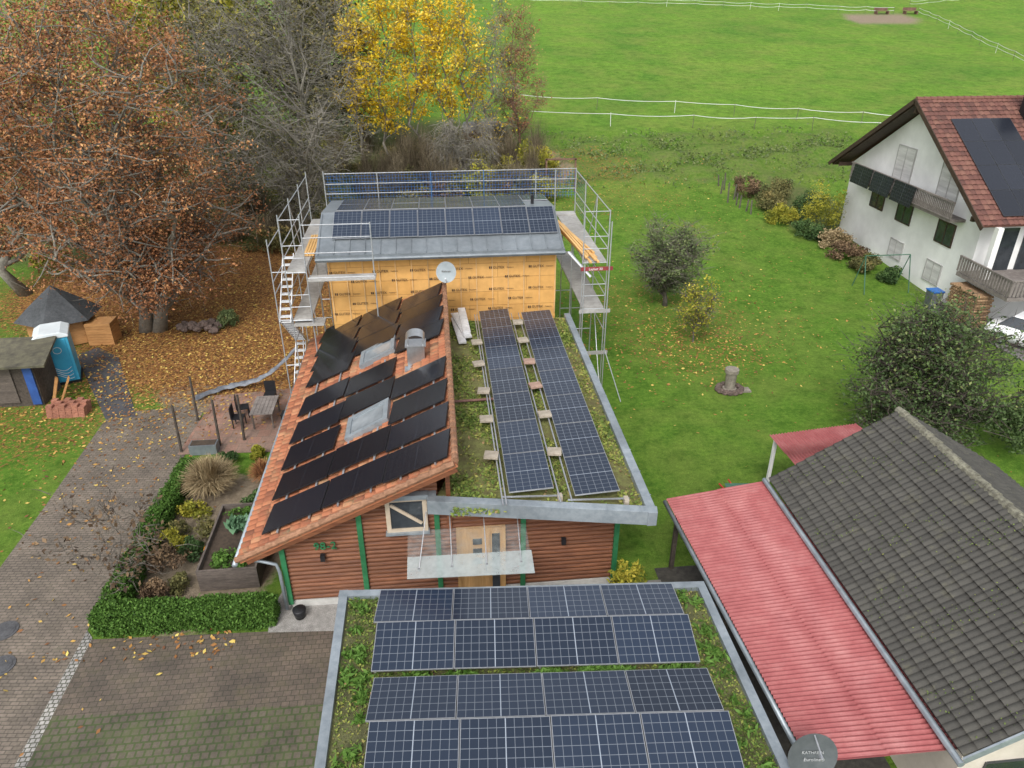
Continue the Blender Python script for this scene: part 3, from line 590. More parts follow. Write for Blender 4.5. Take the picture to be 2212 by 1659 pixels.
dish((.25,27.3,5.85),.39,(-.1,-1,.25),dgl,ink,"light grey satellite dish on the roof ridge",[("Kathrein",.10,.0)],(.1,27.7,5.0))
dish((6.35,8.0,3.15),.46,(-.1,-1,.3),dgd,softw,"dark grey satellite dish beside the red roof",[("KATHREIN",.085,.12),("Euroline",.095,-.2)],(6.5,8.5,2.4),1)
# ---------------------------------------------------------------- garage
def sk(x,y): return y-.068*(x+1.8)
gar=thing("garage",(1.6,9,0),"flat-roofed garage with planted roof and zinc edge","garage")
b=MB(); b.hexa([(-2.6,sk(-2.6,5.2),0),(5.9,sk(5.9,5.2),0),(5.9,sk(5.9,13.3),0),(-2.6,sk(-2.6,13.3),0)],[(-2.6,sk(-2.6,5.2),2.6),(5.9,sk(5.9,5.2),2.6),(5.9,sk(5.9,13.3),2.6),(-2.6,sk(-2.6,13.3),2.6)]); b.obj("wall",white,gar)
b=MB(); z=2.72; b.add([(-2.6,sk(-2.6,5.2),z),(5.9,sk(5.9,5.2),z),(5.9,sk(5.9,13.35),z),(-2.6,sk(-2.6,13.35),z)],[(0,1,2,3)]); b.obj("green_roof",pm("garage roof moss",(.085,.085,.04),(.15,.155,.06),6,.95,.8,dist=.05),gar)
b=MB(); cs=[(-2.75,sk(-2.75,5.0)),(6.02,sk(6.02,5.0)),(6.02,sk(6.02,13.45)),(-2.75,sk(-2.75,13.45))]
for i in range(4):
    p=Vector((*cs[i],0));q=Vector((*cs[(i+1)%4],0));n=(q-p).normalized().cross(Vector((0,0,1)))*.2; zt=2.84+.001*i
    b.hexa([(*p.xy,2.45),(*q.xy,2.45),(*(q-n).xy,2.45),(*(p-n).xy,2.45)],[(*p.xy,zt),(*q.xy,zt),(*(q-n).xy,zt),(*(p-n).xy,zt)])
b.obj("parapet",zinc,gar)
pts=[];tt=[]
for i in range(42000):
    x=R.uniform(-2.5,5.8); y=R.uniform(7,13.3)
    if -1.8<x<5.1 and not(10.6<y<11.1) and R.random()<.95: continue
    k=math.sin(x*3+y*1.1)+math.sin(y*2.7-x*2)
    if R.random()<.62+.22*k: pts.append((x,sk(x,y),2.73+abs(R.gauss(0,.04)))); tt.append(.36-.1*k+R.gauss(0,.24))
leaf_obj("sedum",pts,.05,LM["moss"],gar,np.array(tt),.4)
pts=[]
for cx,cy,n in ((2.9,10.9,600),(3.3,10.88,300),(1.9,10.86,260),(4.6,10.9,200),(0,10.87,200),(-.9,10.87,120)):
    for i in range(n): 
        u=R.uniform(0,6.28); r=R.random()**.5*.28; pts.append((cx+math.cos(u)*r*1.4,sk(cx,cy)+math.sin(u)*r*.5,2.76+R.random()*.2*(1-r*2)))
for i in range(46):
    cx=R.choice([R.uniform(-2.4,-1.95),R.uniform(5.2,5.7)]); cy=R.uniform(8,13.1)
    for k in range(30): pts.append((cx+R.gauss(0,.08),sk(cx,cy)+R.gauss(0,.08),2.76+abs(R.gauss(0,.05))))
leaf_obj("grass_tuft",pts,.08,LM["hedge"],gar,NR.normal(.85,.2,len(pts)),.0,2.2)
g="solar panels on the garage roof"
for yf,yr,yn in ((13.3,12.06,10.95),(10.78,9.56,8.42)):
    for i in range(4):
        x=-1.8+.865+i*1.735
        for ya,yb2,za,zb in ((yf,yr,2.98,3.17),(yr,yn,3.17,2.98)):
            c=(x,sk(x,(ya+yb2)/2),(za+zb)/2); pv(c,(1,-.068,0),(0,yb2-ya,zb-za),1.72,1.17,pv_blue,alu,"gar","blue solar panel with bright grid on garage roof",g)
    for x in (-1.75,-.05,1.7,3.4,5.05): b=MB(); b.beam((x,sk(x,yf),2.9),(x,sk(x,yn),2.9),.04,.04); b.obj("mounting_rail",alu,gar)
# ---------------------------------------------------------------- red roof & dark tile building
redm,nt,bb=newmat("red corrugated sheet"); v=coord(nt); n=noise(nt,v,2.2,8,.75); n2=noise(nt,coord(nt,(.8,.8,1)),.9,7,.7)
col=ramp(nt,n,[(.3,(.25,.06,.062)),(.5,(.31,.088,.088)),(.68,(.36,.125,.12))]); col=mix(nt,ramp(nt,n2,[(.54,(0,0,0)),(.72,(.4,.4,.4))]),col,(.42,.21,.205)); L(nt,col,bb.inputs["Base Color"]); bb.inputs["Roughness"].default_value=.45
bb.inputs["Specular IOR Level"].default_value=.3
def corr(b,p0,p1,p2,p3,pitch,amp):
    p0,p1,p2,p3=map(Vector,(p0,p1,p2,p3)); ln=(p3-p0).length; n=int(ln/pitch*6); vs=[]
    for i in range(n+1):
        t=i/n; h=amp*math.sin(i/6*2*math.pi)
        for k in range(7):
            q=[0,.25,.499,.501,.75,.9,1][k]; vs.append(p0.lerp(p3,t).lerp(p1.lerp(p2,t),q)+Vector((0,0,h+(.02 if q>.5 else 0))))
    b.add(vs,[(i*7+k,i*7+k+1,i*7+k+8,i*7+k+7) for i in range(n) for k in range(6)])
db=thing("tiled_outbuilding",(12.8,12.3,0),"outbuilding with dark mossy concrete tile roof","outbuilding")
cream=pm("cream render",(.55,.50,.42),(.66,.6,.52),3,.85,.15)
b=MB(); b.hexa([(9.75,8.3,0),(15.9,8.3,0),(15.9,16.4,0),(9.75,16.4,0)],[(9.75,8.3,2.75),(15.9,8.3,2.75),(15.9,16.4,2.75),(9.75,16.4,2.75)])
for y in (8.3,16.3): b.hexa([(9.75,y,2.75),(15.9,y,2.75),(12.82,y,4.7)],[(9.75,y+.1,2.75),(15.9,y+.1,2.75),(12.82,y+.1,4.7)])
b.obj("wall",cream,db)
b=MB(); b.box(10.3,11.4,8.24,8.29,.9,2.0); b.obj("window",glassd,db)
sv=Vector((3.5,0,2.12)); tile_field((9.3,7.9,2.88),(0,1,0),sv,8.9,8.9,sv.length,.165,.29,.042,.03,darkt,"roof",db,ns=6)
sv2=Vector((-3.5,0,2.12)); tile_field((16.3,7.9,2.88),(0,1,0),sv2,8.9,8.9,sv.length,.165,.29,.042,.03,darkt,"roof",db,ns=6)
b=MB(); ridm=pm("lichened ridge tile",(.07,.065,.05),(.30,.29,.22),9,.9,.4)
for i in range(24): y=7.85+i*.375; b.tube([(12.8,y,4.98),(12.8,y+.39,4.96)],[.13,.115],8)
b.obj("ridge_tile",ridm,db)
pts=[]
for i in range(3200):
    u=R.random(); y=R.uniform(8,16.7)
    if math.sin(y*2.3+u*7)+math.sin(y*5.1-u*3)+R.gauss(0,.5)<.6: continue
    pts.append((9.3+3.5*u,y,2.95+2.12*u+R.uniform(0,.02)))
leaf_obj("moss",pts,.03,LM["moss"],db,NR.normal(.2,.2,len(pts)),.5)
b=MB(); b.tube([(9.22,7.8,2.78),(9.22,16.9,2.78)],.07,8); b.beam((9.3,7.86,2.8),(12.8,7.86,4.92),.04,.16); b.obj("gutter",zinc,db)
rr=thing("corrugated_carport",(7.9,12.5,0),"lean-to carport with faded red corrugated roof","carport")
b=MB(); corr(b,(6.25,16.75,2.42),(9.35,16.95,2.68),(9.68,8.15,2.66),(6.6,8.35,2.42),.11,.028); b.obj("roof",redm,rr,True)
b=MB(); b.tube([(6.2,16.7,2.36),(6.55,8.3,2.36)],.06,8); b.obj("gutter",zinc,rr,True)
for y in (8.8,12.5,16.4):
    b=MB(); b.box(6.5,6.62,y,y+.12,0,2.36); b.obj("post",barkd,rr)
b=MB(); b.beam((6.45,16.6,2.3),(6.75,8.5,2.3),.1,.14); b.obj("beam",barkd,rr); b=MB(); b.beam((9.3,16.6,2.5),(9.6,8.5,2.5),.1,.14); b.obj("beam",barkd,rr)
r2=thing("corrugated_shelter",(12.2,19,0),"small shelter with faded red corrugated roof","shelter")
b=MB(); corr(b,(10.65,19.75,2.45),(10.6,17.2,2.62),(14.2,17.4,2.62),(13.9,20.15,2.45),.11,.028); b.obj("roof",redm,r2,True)
for x,y in ((10.75,19.5),(13.7,19.8),(10.75,17.6),(13.9,17.6)):
    b=MB(); b.box(x,x+.1,y,y+.1,0,2.4); b.obj("post",white,r2)
b=MB(); b.box(10.9,13.7,17.5,17.6,0,2.0); b.obj("back_wall",barkd,r2)
wbar=thing("wheelbarrow",(9.6,19.3,0),"wheelbarrow with green tray and red frame on the lawn","wheelbarrow"); gm=pm("green metal",(.04,.12,.08),(.06,.16,.10),5,.5,0); rm=pm("red metal",(.4,.03,.02),(.5,.05,.03),5,.5,0)
b=MB(); b.hexa([(9.4,19.1,.35),(9.9,19.0,.35),(10,19.3,.35),(9.5,19.4,.35)],[(9.2,18.9,.7),(10.1,18.8,.7),(10.25,19.5,.7),(9.3,19.6,.7)]); b.obj("tray",gm,wbar)
b=MB(); b.beam((9.2,19.8,.55),(9.7,18.6,.25),.04,.04); b.beam((9.6,20.0,.55),(9.85,18.6,.25),.04,.04); b.obj("frame",rm,wbar); b=MB(); b.tube([(9.72,18.5,.2),(9.8,18.5,.2)],.2,16); b.obj("wheel",blk,wbar)
# ---------------------------------------------------------------- scaffold
scf=thing("scaffold",(0,31.5,0),"galvanised scaffold with blue net around the new building","scaffold")
galv=pm("galvanised tube",(.34,.36,.38),(.50,.52,.54),14,.45,.05,.5,big=False); deckm=pm("grey scaffold deck",(.28,.27,.25),(.42,.41,.39),6,.6,.3)
bluep=pm("blue painted tube",(.03,.12,.30),(.05,.17,.38),8,.5,0)
def pole(p,q,name="pole",r=.025,m=None):
    b=MB(); b.tube([p,q],r,6); return b.obj(name,m or galv,scf)
def deck(x0,x1,y0,y1,z):
    b=MB(); b.box(x0,x1,y0,y1,z-.06,z); b.obj("deck",deckm,scf)
YS=(27.9,30.4,32.9,35.3)
for xo,xi,top in ((-5.95,-5.15,8.1),(6.75,5.75,7.95)):
    for k,y in enumerate(YS):
        pole((xo,y,0),(xo,y,top)); pole((xi,y,0),(xi,y,6.0 if k in(1,2) else top))
        for z in (1.9,3.9,5.9): pole((xo,y,z-.08),(xi,y,z-.08),"ledger")
    for z in (6.4,6.9,7.9): pole((xo,YS[0],z),(xo,YS[-1],z),"guard_rail",.02)
    for z in (2.9,4.9,4.4): pole((xo,YS[0],z),(xo,YS[-1],z),"guard_rail",.02)
    for z in (3.9,5.9): deck(min(xo,xi)+.05,max(xo,xi)-.05,YS[0],YS[-1],z)
    pole((xo,YS[0],0),(xo,YS[1],3.9),"brace",.02); pole((xo,YS[2],3.9),(xo,YS[1],7.9),"brace",.02)
    for z in (4.4,4.9,6.4,6.9,7.9): pole((xo,YS[0],z),(xi,YS[0],z),"guard_rail",.02)
for i,x in enumerate((-5.15,-2.7,-.2,2.3,4.8,6.75)): pole((x,35.35,0),(x,35.35,8.0),m=bluep if i in (2,3) else None)
for z in (7.05,7.5,7.98): pole((-5.15,35.35,z),(6.75,35.35,z),"guard_rail",.02)
deck(-5.1,6.7,34.7,35.3,5.95)
netm,nt,bb=newmat("blue safety net"); bb.inputs["Base Color"].default_value=(.03,.12,.32,1); uvc=coord(nt); s=nd(nt,"ShaderNodeSeparateXYZ"); L(nt,uvc,s.inputs[0])
def gl_(c): return mth(nt,"GREATER_THAN",mth(nt,"ABSOLUTE",mth(nt,"SUBTRACT",mth(nt,"FRACT",mth(nt,"MULTIPLY",c,7)),.5)),.452)
hx=mth(nt,"ADD",s.outputs[0],s.outputs[1]); L(nt,mth(nt,"MAXIMUM",gl_(hx),gl_(s.outputs[2])),bb.inputs["Alpha"])
b=MB(); b.add([(-5.1,35.42,6.6),(6.8,35.42,6.6),(6.8,35.42,7.95),(-5.1,35.42,7.95)],[(0,1,2,3)]); b.obj("safety_net",netm,scf)
b=MB(); b.add([(6.82,35.3,6),(6.82,32.9,6),(6.82,32.9,7.9),(6.82,35.3,7.9)],[(0,1,2,3)]); b.obj("safety_net",netm,scf)
for x in (-5.15,-2.55): pole((x,27.85,0 if x<-4 else 3.7),(x,27.85,7.75))
for z in (7.7,7.2,5.6,6.6): pole((-5.15,27.85,z),(-2.55,27.85,z),"guard_rail",.02)
deck(-5.1,-2.5,27.6,28.2,5.6); deck(-5.9,-4.7,27.7,28.4,3.7)
redb=pm("dark red toe board",(.20,.03,.035),(.28,.05,.05),5,.6,.1)
for z in (5.62,3.8,1.9):
    b=MB(); b.box(5.6,6.9,27.5,27.53,z,z+.16); b.obj("toe_board",redb if z>5 else deckm,scf)
mesh_obj(text_me("Layher 30",.14,Matrix.Translation((6.2,27.495,5.65))@Matrix.Rotation(rad(90),4,"X"),white,.002),"lettering",scf)
for x in (5.75,6.75): pole((x,27.5,0),(x,27.5,5.9 if x<6 else 7.6))
pole((5.2,28.2,6.2),(6.0,27.4,5.4),"brace",.06); pole((7.4,26.6,.05),(6.75,27.6,2.2),"brace",.02)
wal=pm("bright aluminium tread",(.6,.61,.62),(.72,.73,.74),20,.5,.05,.2,big=False)
for z0,ya,yb3 in ((0,27.8,30.2),(1.95,30.2,27.8),(3.9,27.8,30.2)):
    b=MB()
    for i in range(9):
        t=(i+.5)/9; b.box(-6.4,-6.0,ya+(yb3-ya)*t-.1,ya+(yb3-ya)*t+.1,z0+1.95*t-.02,z0+1.95*t+.02)
    for x in (-6.42,-5.99): b.beam((x,ya,z0),(x,yb3,z0+1.95),.03,.12)
    b.obj("stair",wal,scf)
for y in (27.8,30.3): pole((-6.45,y,0),(-6.45,y,7.2))
for z in (5,5.5,6.9): pole((-6.45,27.8,z),(-6.45,30.3,z),"guard_rail",.02)
for z in (1.9,3.9,5.9): pole((-6.45,27.8,z),(-5.95,27.8,z),"ledger",.02)
lum=pm("fresh yellow timber",(.60,.34,.11),(.72,.46,.19),4,.7,.1,stretch=(1,.2,4))
for i in range(9):
    x0=5.35+R.uniform(0,.5); b=MB(); b.beam((0,2.3,0),(.55+R.uniform(-.1,.3),-2.6+R.uniform(-.5,.5),-.05),.09,.07); o=b.obj("timber_beam",lum); o.location=(x0,30.8,5.95+.08*(i//3)); tag(o,"fresh yellow timber beam lying on the scaffold","timber beam","timber beams on the scaffold")
for i in range(4):
    b=MB(); b.beam((0,1.6,0),(.05,-1.2,0),.09,.07); o=b.obj("timber_beam",lum); o.location=(-5.5+i*.11,30.8,5.96); tag(o,"fresh yellow timber beam lying on the scaffold","timber beam","timber beams on the scaffold")
# ---------------------------------------------------------------- white house
wh=thing("white_house",(34,41,0),"white gabled house with brown tiled roof and balconies","house")
b=MB(); yA,yB,ym=34.7,48.1,41.35; X0=28.1; X1=46
pf=[(yA,-.5),(yB,-.5),(yB,5.3),(ym,9.75),(yA,5.3)]
b.hexa([(X0,y,z) for y,z in pf],[(X1,y,z) for y,z in pf]); b.obj("wall",white,wh)
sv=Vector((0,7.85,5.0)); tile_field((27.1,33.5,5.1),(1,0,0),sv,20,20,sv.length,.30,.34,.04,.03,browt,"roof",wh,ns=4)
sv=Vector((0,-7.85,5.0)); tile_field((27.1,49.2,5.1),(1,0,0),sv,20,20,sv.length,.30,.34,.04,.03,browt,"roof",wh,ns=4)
dw=pm("dark stained wood",(.035,.02,.015),(.08,.05,.035),5,.6,.2)
b=MB(); b.beam((27.05,33.4,4.98),(27.05,41.35,10.02),.05,.25); b.beam((27.05,49.3,4.98),(27.05,41.35,10.02),.05,.25); b.obj("bargeboard",dw,wh)
b=MB(); b.hexa([(27.15,33.7,4.95),(28.1,33.7,4.95),(28.1,41.35,9.8),(27.15,41.35,9.8)],[(27.15,33.7,5.05),(28.1,33.7,5.05),(28.1,41.35,9.9),(27.15,41.35,9.9)]); b.hexa([(27.15,49,4.95),(28.1,49,4.95),(28.1,41.35,9.8),(27.15,41.35,9.8)],[(27.15,49,5.05),(28.1,49,5.05),(28.1,41.35,9.9),(27.15,41.35,9.9)]); b.obj("soffit",dw,wh)
for y,z in ((34.5,5.3),(41.35,9.6),(48.2,5.3)): b=MB(); b.box(27.2,28.1,y-.09,y+.09,z-.25,z); b.obj("purlin",dw,wh)
b=MB()
for i in range(50): b.tube([(27.1+i*.4,41.35,10.12),(27.5+i*.4,41.35,10.1)],[.13,.115],8)
b.obj("ridge_tile",browt,wh)
shut=pm("white roller shutter",(.58,.57,.56),(.68,.67,.66),3,.5,.1,stretch=(1,1,12)); frg=pm("grey window frame",(.38,.37,.36),(.46,.45,.44),4,.5,0)
def whwin(y0,y1,z0,z1,shutter=True):
    b=MB(); b.box(28.05,28.09,y0,y1,z0,z1); o=b.obj("window",shut if shutter else glassd,wh)
    b=MB()
    for q in ((y0-.06,y1+.06,z0-.06,z0),(y0-.06,y1+.06,z1,z1+.06),(y0-.06,y0,z0,z1),(y1,y1+.06,z0,z1),((y0+y1)/2-.03,(y0+y1)/2+.03,z0,z1)): b.box(28.03,28.095,q[0],q[1],q[2],q[3])
    b.obj("frame",frg if shutter else dw,o)
whwin(41.6,43.3,5.2,7.25);whwin(37.2,38.9,5.2,7.25)
whwin(43.6,45.0,3.2,4.3,False);whwin(40.6,42.0,3.1,4.2,False);whwin(36.6,38.0,3.0,4.15,False)
whwin(40.6,41.9,.9,1.9);whwin(36.8,38.1,.7,1.8)
wgw=pm("weathered grey wood",(.14,.12,.11),(.26,.23,.21),5,.8,.3)
b=MB(); b.box(27.2,28.08,36,46.6,4.55,4.7)
for y in [36+i*.15 for i in range(71)]: b.box(27.18,27.21,y,y+.09,4.75,5.55)
b.box(27.14,27.24,36,46.6,5.56,5.64); b.box(27.15,27.22,36,46.6,4.7,4.76); b.obj("balcony",wgw,wh)
g="solar panels hung on the balcony"
pv_dk=pvmat("dark solar cells",(.012,.014,.020),(.018,.021,.028),.03,.16,False); pv_bal=pvmat("balcony solar cells",(.008,.010,.016),(.06,.065,.075),.04,.2,True)
for y in (44.9,42.6,40.3): pv((26.96,y,5.08),(0,1,0),(.14,0,1),2.1,1.15,pv_bal,blk,"bal","dark solar panel hung outside the wooden balcony",g)
b=MB(); b.box(27.4,36,30.8,34.7,2.1,2.3)
for y in [30.8+i*.2 for i in range(20)]: b.box(27.38,27.41,y,y+.13,2.35,3.1)
for x in [27.4+i*.2 for i in range(42)]: b.box(x,x+.13,30.76,30.79,2.35,3.1)
b.box(27.34,27.44,30.76,34.7,3.12,3.2); b.box(27.44,36,30.73,30.81,3.12,3.2); b.obj("terrace",wgw,wh)
b=MB(); b.box(27.9,28.2,33.3,33.6,2.3,5.0); b.box(28.4,36,33.5,34.72,-.1,2.1); b.obj("pillar",white,wh)
b=MB(); b.box(28.9,30.2,34.62,34.69,2.3,4.6); b.obj("terrace_door",glassd,wh); b=MB(); b.box(30.6,33,34.62,34.69,2.3,4.6); b.obj("terrace_door",glassd,wh)
b=MB(); b.box(32.7,33.5,39.5,40.3,8.6,10.9); b.box(32.6,33.6,39.4,40.4,10.9,11.0); b.tube([(33.1,39.9,11.0),(33.1,39.9,11.3)],.18,12); b.obj("chimney",blk,wh)
g="black solar panels on the white house"; s3=Vector((0,7.85,5)).normalized(); n3=Vector((0,-5,7.85)).normalized()
frd=pm("dark grey frame",(.06,.065,.075),(.09,.095,.105),9,.4,0,.3,big=False)
for j in range(4):
    for i in range(5):
        if j==3 and i>2: continue
        pv(Vector((28.95+i*1.16,33.5,5.1))+s3*(1.35+j*1.77)+n3*.14,s3,(1,0,0),1.74,1.13,pv_dk,frd,"wh","black solar panel on brown tiled roof",g)
# ---------------------------------------------------------------- horse fences
tape=pm("white fence tape",(.62,.62,.62),(.75,.75,.75),5,.6,0)
def fence(label,pts,h=1.15,step=4.5,tapes=(1.1,.6),sag=.08):
    x,y=pts[0]; th=thing("fence",(x,y,gz(x,y)),label,"fence"); P=[]
    for (a,b_),(c,d) in zip(pts,pts[1:]):
        n=max(1,int(math.hypot(c-a,d-b_)/step)); P+=[(a+(c-a)*i/n,b_+(d-b_)*i/n+R.gauss(0,.25)) for i in range(n)]
    P.append(pts[-1]); P=[(x,y,gz(x,y)) for x,y in P]
    for x,y,z in P: 
        b=MB(); b.tube([(x,y,z-.2),(x+R.gauss(0,.06),y,z+h)],.025,5); b.obj("post",tape if R.random()<.25 else bark,th)
    for t in tapes:
        b=MB(); pp=[]
        for p,q in zip(P,P[1:]):
            sg=sag*R.uniform(.6,2.2)
            for k in range(5): u=k/5; pp.append((p[0]+(q[0]-p[0])*u,p[1]+(q[1]-p[1])*u,p[2]+(q[2]-p[2])*u+t-sg*4*u*(1-u)))
        pp.append((P[-1][0],P[-1][1],P[-1][2]+t))
        for p,q in zip(pp,pp[1:]): b.beam(p,q,.02,.045)
        b.obj("tape",tape,th)
fence("white electric tape fence along the meadow",[(9,78.5),(24,75),(46,68)],1.2,5.5,(1.1,))
fence("white electric tape fence along the meadow",[(9,72),(24,69.5),(46,65.5),(60,64)],1.2,5.5,(1.1,))
fence("white tape fence at the far end of the meadow",[(-20,158),(13,155),(50,150),(84,141)],1.3,5,(1.2,.7))
fence("white tape fence around the paddock corner",[(88,140),(86,130),(80,110),(74,88)],1.3,5,(1.2,.7))
fence("white tape fence beyond the paddock",[(92,150),(150,170)],1.3,5,(1.2,.7))
hon=pm("honey coloured planks",(.36,.17,.06),(.52,.28,.11),4,.6,.2,stretch=(1,1,7))
for x,y in ((82,141.5),(87.5,141.5)):
    z=gz(x,y); b=MB(); 
    for k in range(3): b.box(-1.3,1.3,-.5+k*.35,-.2+k*.35,.5,.56)
    for q in (-1.1,1.1): b.box(q-.06,q+.06,-.5,.5,0,.5)
    b.box(-1.3,1.3,.5,.56,.6,1.1); o=b.obj("wooden_bench",barkr); o.location=(x,y,z); tag(o,"wooden bench at the corner of the paddock","bench","benches at the paddock")
z=gz(4.3,66.5); tank=thing("water_tank",(4.3,66.5,z),"grey cylindrical tank lying behind the bank trees","water tank"); b=MB(); b.tube([(2.6,66.5,z+1),(2.7,66.5,z+1),(5.9,66.5,z+1),(6,66.5,z+1)],[.6,.75,.75,.6],18); b.obj("shell",pm("grey tank",(.3,.31,.33),(.42,.43,.45),3,.5,.1),tank,True)
b=MB(); b.box(3,3.2,66,67,z-.1,z+.3); b.obj("cradle",barkd,tank); b=MB(); b.box(5.3,5.5,66,67,z-.1,z+.3); b.obj("cradle",barkd,tank)
# ---------------------------------------------------------------- hedge and bed
def hedge(pts,w,h,n,label):
    x,y=pts[0]; th=thing("hedge",(x,y,0),label,"hedge"); P=[]; core=MB()
    segs=list(zip(pts,pts[1:])); tot=sum(math.hypot(c-a,d-b_) for (a,b_),(c,d) in segs)
    for (a,b_),(c,d) in segs:
        l=math.hypot(c-a,d-b_); ux,uy=(c-a)/l,(d-b_)/l; core.obox(((a+c)/2,(b_+d)/2,h*.46),(ux*(l/2),uy*(l/2),0),(-uy*(w/2-.1),ux*(w/2-.1),0),(0,0,h*.42))
        for i in range(int(n*l/tot)):
            t=R.uniform(-w/2,l+w/2); q=R.random(); wob=.04*math.sin(t*2.3)+.03*math.sin(t*5.1)
            if q<.45: s=R.uniform(-w/2,w/2); z=h+R.gauss(0,.045)+wob
            else: s=R.choice((-1,1))*(w/2+R.gauss(0,.04)+wob); z=R.uniform(0,h)
            if R.random()<.1: t=R.choice((-w/2,l+w/2))+R.gauss(0,.03); s=R.uniform(-w/2,w/2); z=R.uniform(0,h)
            P.append((a+ux*t-uy*s,b_+uy*t+ux*s,max(.02,z)))
    core.obj("branches",LM["hedge"],th); leaf_obj("foliage",P,.06,LM["hedge"],th,NR.normal(.64,.24,len(P)),0)
hedge([(-9.5,15.75),(-5.3,15.6)],.6,.68,26000,"clipped green hedge along the parking bay")
hedge([(-9.5,16.2),(-9.5,19.5),(-9.3,22.8)],.5,.7,17000,"clipped green hedge along the driveway")
plb=thing("raised_bed",(-6.55,18.5,0),"weathered wooden raised bed with vegetables","raised bed"); pw=pm("dark weathered planks",(.07,.058,.05),(.16,.13,.11),6,.85,.4,stretch=(1,1,6))
b=MB()
for x0,x1,y0,y1 in ((-7.4,-5.7,16.9,16.96),(-7.4,-5.7,20.0,20.06),(-7.4,-7.34,16.96,20),(-5.76,-5.7,16.96,20)):
    for k in range(4): b.box(x0,x1,y0,y1,.02+k*.19,.2+k*.19)
b.obj("frame",pw,plb); dsoil=pm("dark soil",(.04,.03,.022),(.085,.06,.042),8,.95,.6); b=MB(); b.box(-7.34,-5.76,16.96,20,0,.6); b.obj("soil",dsoil,plb)
bush("grey green cabbage plant in the raised bed",(-6.4,18.7),.5,.5,.55,LM["cab"],260,.3,"cabbage_plant","cabbage",z=.6,lumps=6)
bush("low green plants in the raised bed",(-6.5,17.5),.7,.5,.3,LM["hedge"],900,.08,"garden_plant","plant",z=.6,tb=.3)
bush("low green plants in the raised bed",(-6.6,19.6),.6,.3,.3,LM["hedge"],500,.08,"garden_plant","plant",z=.6,tb=.2)
strawclump("ornamental_grass","tall straw coloured ornamental grass clump","ornamental grass",(-8.3,21.9),1.1,1.5,LM["straw"],2000)
strawclump("ornamental_grass","russet ornamental grass clump","ornamental grass",(-6.6,22.4),.6,1.0,LM["rust"],900)
for c,k,h,r in (((-8.6,18),"brown",.9,.8),((-8.2,19.6),"olive",1.0,.8),((-8.5,20.6),"yg",.8,.6),((-7.9,16.9),"olive",.6,.6),((-8.6,16.8),"brown",.8,.5),((-7.0,23.9),"yg",.7,.4),((-8.2,23.6),"dark",.7,.5),((-8.0,18.6),"dark",.6,.5),((-6.6,21.2),"dark",.5,.5),((-8.7,19.0),"yg",.7,.6)):
    bush({"brown":"brown wilted garden shrub in the bed","olive":"olive garden shrub in the bed","yg":"yellow green garden shrub in the bed","dark":"dark green garden shrub in the bed"}[k],c,r,r,h,LM[k],1300,.07,"garden_shrub",lumps=8)
tree("small leafless shrub tree beside the driveway",(-9.6,17.4),3.4,1.9,1.6,.7,bark,LM["brown"],420,.12,11,7,.03,.15,twigs=260,stems=1,twigmat=bark)
b=MB(); b.tube([(0,0,.0),(0,0,.03),(0,0,.09),(0,0,.15),(0,0,.18)],[.05,.11,.13,.10,.03],12); o=b.obj("pumpkin",pm("orange pumpkin",(.7,.22,.02),(.8,.3,.04),5,.5,0),None,True); o.location=(-7.6,18.6,.1); tag(o,"small orange pumpkin in the garden bed","pumpkin")
iron=pm("cast iron cover",(.07,.07,.075),(.13,.13,.135),20,.6,.4,.3)
for x,y in ((-12.35,15.9),(-11.85,14.65)):
    b=MB(); b.tube([(0,0,0),(0,0,.02)],.36,28); b.tube([(0,0,.0),(0,0,.03)],.28,28); o=b.obj("manhole_cover",[iron]); o.location=(x,y,.014); tag(o,"round cast iron manhole cover in the driveway","manhole cover","manhole covers")
# ---------------------------------------------------------------- toilet
po=thing("portable_toilet",(-17.1,31.4,0),"light blue portable toilet with pale roof","portable toilet"); blue=pm("light blue plastic",(.05,.34,.54),(.07,.42,.62),3,.4,.05); pale=pm("pale roof plastic",(.65,.72,.75),(.75,.8,.82),3,.4,.05)
th_=.35
def rp(x,y,z): c,s=math.cos(th_)*1.16,math.sin(th_)*1.16; return (-17.1+x*c-y*s,31.4+x*s+y*c,z*1.06)
def rbox(b,x0,x1,y0,y1,z0,z1,m=0): b.hexa([rp(x0,y0,z0),rp(x1,y0,z0),rp(x1,y1,z0),rp(x0,y1,z0)],[rp(x0,y0,z1),rp(x1,y0,z1),rp(x1,y1,z1),rp(x0,y1,z1)],m)
b=MB(); rbox(b,-.55,.55,-.55,.55,.08,2.08); b.obj("cabin",blue,po,bev=.03)
b=MB(); rbox(b,-.6,.6,-.6,.6,0,.1); b.obj("base",blk,po)
b=MB(); prof_=[(-.6,2.08),(.6,2.08),(.6,2.18),(.35,2.32),(-.35,2.32),(-.6,2.18)]; b.hexa([rp(x,-.6,z) for x,z in prof_],[rp(x,.6,z) for x,z in prof_]); b.obj("roof",pale,po,bev=.03)
b=MB(); rbox(b,-.45,.45,-.58,-.555,.15,2.0); d=b.obj("door",pm("mid blue plastic",(.04,.30,.50),(.05,.37,.57),3,.4,.05),po,bev=.01)
b=MB()
for k in range(4): b.tube([rp(-.4+.08*i,-.6,.35+k*.13+.12*math.sin(i*.55+k*.3)) for i in range(11)],.014,5)
n_=14; b.tube([rp(.1+.14*math.cos(6.283*i/n_),-.59,1.55+.14*math.sin(6.283*i/n_)) for i in range(n_+1)],.015,5)
b.obj("emblem",pale,d)
